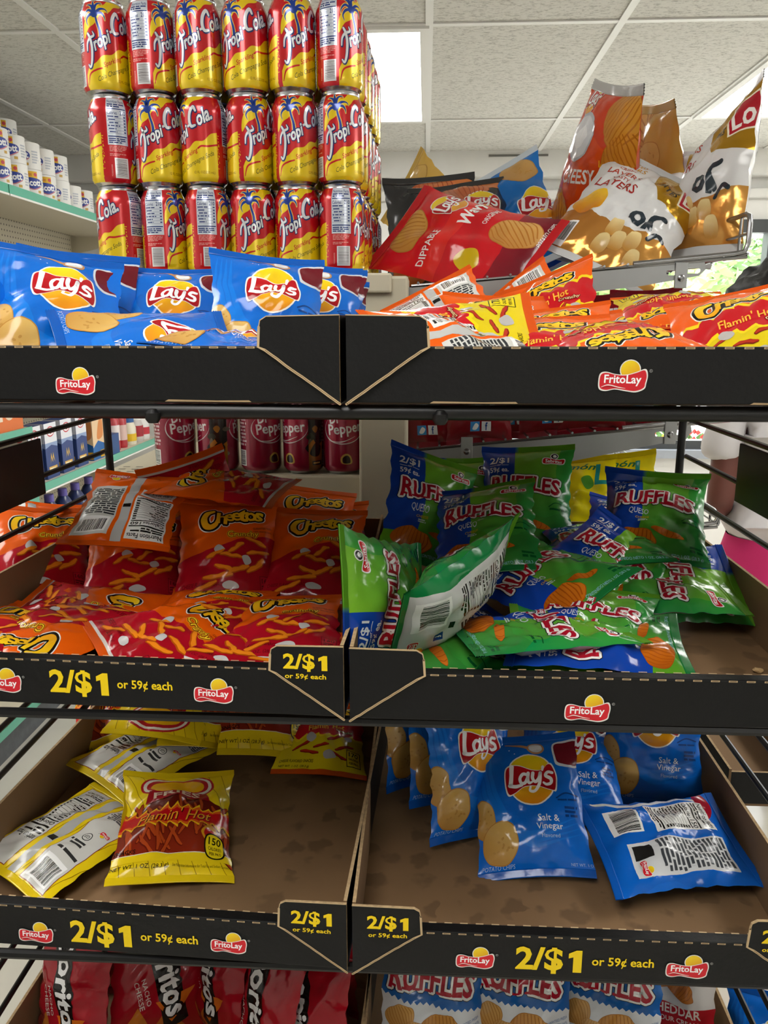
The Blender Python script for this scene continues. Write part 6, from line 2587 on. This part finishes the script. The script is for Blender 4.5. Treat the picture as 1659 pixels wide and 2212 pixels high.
for i in range(5):
    bottle('yellow and pink tin, %s from the near end of its shelf' % PLACE[i], -1.60, 2.66 + i * .085, .8355, [(.036, 0), (.0375, .003), (.0375, .10), (.036, .103)],
           ['#e2b92a', (.012, .09, '#c9507a'), (.035, .07, '#9a86b8')], 'tins on the left shelf', cat='tin', name='tin')
for i, y in enumerate((3.14, 3.27, 3.40, 3.53, 3.68)):
    bottle('dark blue bottle, %s from the near end of the low shelf' % PLACE[i], -1.61, y, .5605, [(.045, 0), (.048, .01), (.048, .15), (.03, .19), (.018, .205)],
           ['#1c2c5e', (.03, .12, '#3a4f96')], 'dark blue bottles on the low shelf', cap=('#6f63b8', .02, .03))
bottle('white tub in front of the dark blue bottles', -1.575, 3.84, .5605, [(.05, 0), (.056, .08), (.058, .085), (.054, .095)], ['#d9d7d2'], cat='tub', name='tub')
for i in range(7):
    bottle('white jar, %s from the near end of the shelf above the navy boxes' % PLACE[i], -1.61, 3.2 + i * .17, 1.2555, P2, ['#d9d4cc', (.03, .09, ('#b8a888', '#c9c2b4', '#a85a5a')[i % 3])],
           'white jars on the left shelf', cat='jar', name='jar', cap=('#e4e1da', .036, .02))
for i in range(8):
    bottle('bottle with a maroon cap, %s from the near end of the shelf' % PLACE[i], -1.70, 2.95 + i * .135, 1.6455, [(.033, 0), (.035, .01), (.035, .10), (.018, .135), (.014, .145)],
           ['#8f7f7a', (.02, .08, '#d9cfc8')], 'maroon capped bottles on the left shelf', cap=('#5e1f2c', .019, .026))

# ------------------------------------------------------------------ the neighbouring stand at the right edge
t2 = empty('display_tray', (.378, .90, .9215), label='black and brown tray of the next stand beyond the right wires', cat='tray')
MB().box(0, .105, 0, .36, 0, .003).build('floor_panel', M_KRAFT, t2)
for xa, xb in ((0, .003), (.102, .105)):
    o = MB().box(xa, xb, 0, .36, .0031, .05).build('side_panel', [M_KRAFT, M_BOARD, M_CORR], t2)
    for p in o.data.polygons:
        p.material_index = 2 if p.normal.z > .5 else (1 if (p.normal.x < -.5) == (xa == 0) and abs(p.normal.x) > .5 else 0)
o = MB().prism([(.0031, .0031), (.1019, .0031), (.1019, .05), (.085, .072), (.07, .072), (.062, .046), (.0031, .046)], 'y', 0, .003).build('front_panel', [M_BOARD, M_CORR, M_KRAFT], t2)
for p in o.data.polygons:
    p.material_index = 0 if p.normal.y < -.5 else (2 if p.normal.y > .5 else 1)
o = flat_packet('snack_packet', 'queso', (1545, 1580, 1.12), 80, 'green packet corner in the next stand at the right edge', 'chip packet', 'packets of the next stand', face=30, seed=5, puffy=.6)
# ------------------------------------------------------------------ the shopper at the right
M_SKIN = mat('brown_skin', '#6b3b31', .5, var=.08, vscale=20)
M_SHIRT = mat('white_cotton', '#dedadb', .85, var=.04, vscale=10, bump=.25, bscale=26)
M_SKIRT = mat('pink_cloth', '#d4286f', .8, var=.08, vscale=6, bump=.3, bscale=14)
M_HAIR = mat('black_hair', '#0d0b0c', .55, bump=.9, bscale=70)


def skin_mesh(name, joints, bones, material, parent=None, sub=2, root=None):
    """joints {key: ((x, y, z), rx[, ry])}, bones [(a, b)]: grows one continuous surface"""
    keys = list(joints)
    me = bpy.data.meshes.new(name)
    me.from_pydata([joints[k][0] for k in keys], [(keys.index(a), keys.index(b)) for a, b in bones], [])
    o = bpy.data.objects.new(name, me)
    COL.objects.link(o)
    m = o.modifiers.new('skin', 'SKIN')
    m.use_smooth_shade = True
    m.branch_smoothing = .3
    for i, k in enumerate(keys):
        v = me.skin_vertices[0].data[i]
        j = joints[k]
        v.radius = (j[1], j[2] if len(j) > 2 else j[1])
        v.use_root = (k == root)
    s = o.modifiers.new('sub', 'SUBSURF')
    s.levels = s.render_levels = sub
    dg = bpy.context.evaluated_depsgraph_get()
    ev = o.evaluated_get(dg)
    nm = bpy.data.meshes.new_from_object(ev)
    bpy.data.objects.remove(o)
    nm.materials.clear()
    nm.materials.append(material)
    nm.polygons.foreach_set('use_smooth', [True] * len(nm.polygons))
    o = bpy.data.objects.new(name, nm)
    COL.objects.link(o)
    if parent:
        o.parent = parent
    return o


def hand(J, Bn, wrist, W, d, side, curl, up):
    """five fingers rooted in a palm at W, pointing along d; side = towards the thumb; up = back of the hand"""
    d, side, up = np.array(d, float), np.array(side, float), np.array(up, float)
    W = np.array(W, float)

    def add(k, p, r, frm, ry=None):
        J[k] = (tuple(p), r) if ry is None else (tuple(p), r, ry)
        Bn.append((frm, k))
    p = wrist + '_palm'
    add(p, W + d * .045, .026, wrist, .016)
    add(p + '2', W + d * .08, .028, p, .014)
    for i, (o, l) in enumerate(((.030, .072), (.010, .082), (-.010, .076), (-.028, .060))):
        b = W + d * .085 + side * o
        k = '%s_f%d' % (wrist, i)
        add(k + 'a', b + d * .012, .0095, p + '2')
        c1, c2 = math.radians(curl), math.radians(curl * 2.1)
        q = b + d * .012 + (d * math.cos(c1) - up * math.sin(c1)) * l * .5
        add(k + 'b', q, .0085, k + 'a')
        add(k + 'c', q + (d * math.cos(c2) - up * math.sin(c2)) * l * .45, .0072, k + 'b')
    t = W + d * .03 + side * .03
    add(wrist + '_t1', t, .013, p)
    add(wrist + '_t2', t + d * .026 + side * .018, .0105, wrist + '_t1')
    add(wrist + '_t3', t + d * .05 + side * .022 - up * .006, .0085, wrist + '_t2')


PX, PY = 1.075, 2.40
who = empty('person', (PX, PY, 0), label='person with big black hair in a white tee and pink skirt, seen from behind', cat='person')
J, Bn = {}, []


def j(k, p, rx, frm=None, ry=None):
    J[k] = (p, rx) if ry is None else (p, rx, ry)
    if frm:
        Bn.append((frm, k))


j('pelvis', (0, 0, .86), .135, None, .105)
j('waist', (0, .005, 1.0), .12, 'pelvis', .092)
j('chest', (0, .005, 1.16), .13, 'waist', .098)
j('upper', (0, 0, 1.27), .115, 'chest', .085)
j('neck', (0, .005, 1.335), .052, 'upper')
j('head1', (0, .02, 1.40), .06, 'neck')
j('head2', (0, .02, 1.47), .08, 'head1', .088)
j('head3', (0, .012, 1.545), .078, 'head2', .09)
j('nose', (0, .118, 1.455), .012, 'head2')
for s, n in ((-1, 'l'), (1, 'r')):
    j('ear' + n, (s * .088, .005, 1.46), .014, 'head2')
    j('sh' + n, (s * .165, 0, 1.262), .052, 'upper')
    j('hip' + n, (s * .085, 0, .80), .09, 'pelvis')
    j('knee' + n, (s * .09, .01, .46), .056, 'hip' + n)
    j('calf' + n, (s * .09, -.015, .32), .05, 'knee' + n)
    j('ankle' + n, (s * .09, -.02, .085), .034, 'calf' + n)
    j('foot' + n, (s * .095, .06, .04), .034, 'ankle' + n)
    j('toe' + n, (s * .1, .15, .025), .026, 'foot' + n)
j('elbl', (-.195, -.035, .985), .041, 'shl')
j('forel', (-.15, .08, .945), .036, 'elbl')
j('wristl', (-.07, .21, .955), .025, 'forel')
hand(J, Bn, 'wristl', (-.055, .235, .957), (.5, .866, 0), (-.2, .12, .97), 24, (-.85, .5, .1))
j('elbr', (.215, -.01, .99), .041, 'shr')
j('forer', (.225, .02, .88), .036, 'elbr')
j('wristr', (.225, .06, .755), .025, 'forer')
hand(J, Bn, 'wristr', (.225, .066, .73), (0, .1, -.995), (0, .98, .1), 20, (1, 0, 0))
body = skin_mesh('body', J, Bn, M_SKIN, who, 2, 'pelvis')
# tee: torso and short sleeves
J, Bn = {}, []
j('a', (0, 0, .84), .172, None, .135)
j('b', (0, .003, .93), .160, 'a', .128)
j('c', (0, .005, 1.06), .150, 'b', .118)
j('d', (0, .005, 1.18), .152, 'c', .118)
j('e', (0, 0, 1.268), .128, 'd', .098)
for s, n in ((-1, 'l'), (1, 'r')):
    j('s' + n, (s * .165, 0, 1.265), .066, 'e')
    j('t' + n, (s * .195 if s < 0 else .20, -.012, 1.17), .066, 's' + n)
    j('u' + n, (s * .203 if s < 0 else .214, -.02, 1.105), .064, 't' + n)
skin_mesh('tee_shirt', J, Bn, M_SHIRT, who, 2, 'c')
# long skirt
mb = MB()
pr = [(.150, .885), (.170, .80), (.182, .70), (.195, .55), (.21, .40), (.225, .24), (.222, .235)]
n = 48
vs, fs = [], []
for i, (r, z) in enumerate(pr):
    for k in range(n):
        an = 2 * PI * k / n
        w = 1 + .05 * (i / 6) * math.sin(an * 9)
        vs.append((r * w * math.cos(an), r * .78 * w * math.sin(an), z))
for i in range(len(pr) - 1):
    for k in range(n):
        l = (k + 1) % n
        fs.append((i * n + k, i * n + l, (i + 1) * n + l, (i + 1) * n + k))
mb.add(vs, fs).build('skirt', M_SKIRT, who, smooth=True)
# voluminous hair
bm = bmesh.new()
bmesh.ops.create_icosphere(bm, subdivisions=5, radius=1)
r = random.Random(7)
from mathutils import noise as _ns
for v in bm.verts:
    d = v.co.normalized()
    k = 1 + .09 * _ns.noise(d * 5) + .05 * _ns.noise(d * 14)
    v.co = Vector((d.x * .222 * k, d.y * .2 * k - .05, d.z * .182 * k))
    if d.y > .45:                     # leave the face free
        v.co.y = min(v.co.y, .06 + .02 * d.z)
me = bpy.data.meshes.new('hair')
bm.to_mesh(me)
bm.free()
me.materials.append(M_HAIR)
me.polygons.foreach_set('use_smooth', [True] * len(me.polygons))
h = bpy.data.objects.new('hair', me)
COL.objects.link(h)
h.parent = who
h.location = (-.012, 0, 1.525)
for s in (-1, 1):
    MB().lathe([(.0001, -.011), (.008, -.008), (.011, 0), (.008, .008), (.0001, .011)], 14).build('eye', mat('eye_white', '#e8e4df', .3), who, smooth=True).location = (s * .033, .098, 1.475)
    MB().tube([(s * .015 - .03 * s * 0, .112, 1.5), (s * .035, .112, 1.506), (s * .055, .1, 1.498)], .004, 6).build('eyebrow', M_HAIR, who, smooth=True)
MB().tube([(-.024, .1, 1.415), (-.01, .111, 1.418), (.01, .111, 1.418), (.024, .1, 1.415)], [.004, .007, .007, .004], 8).build('mouth', mat('lips', '#6e3030', .4), who, smooth=True)
for s in (-1, 1):
    MB().box(s * .095 - .045, s * .095 + .045, -.07, .19, 0, .028).build('shoe', mat('shoe_white', '#d9d6d2', .6), who, bevel=.008)
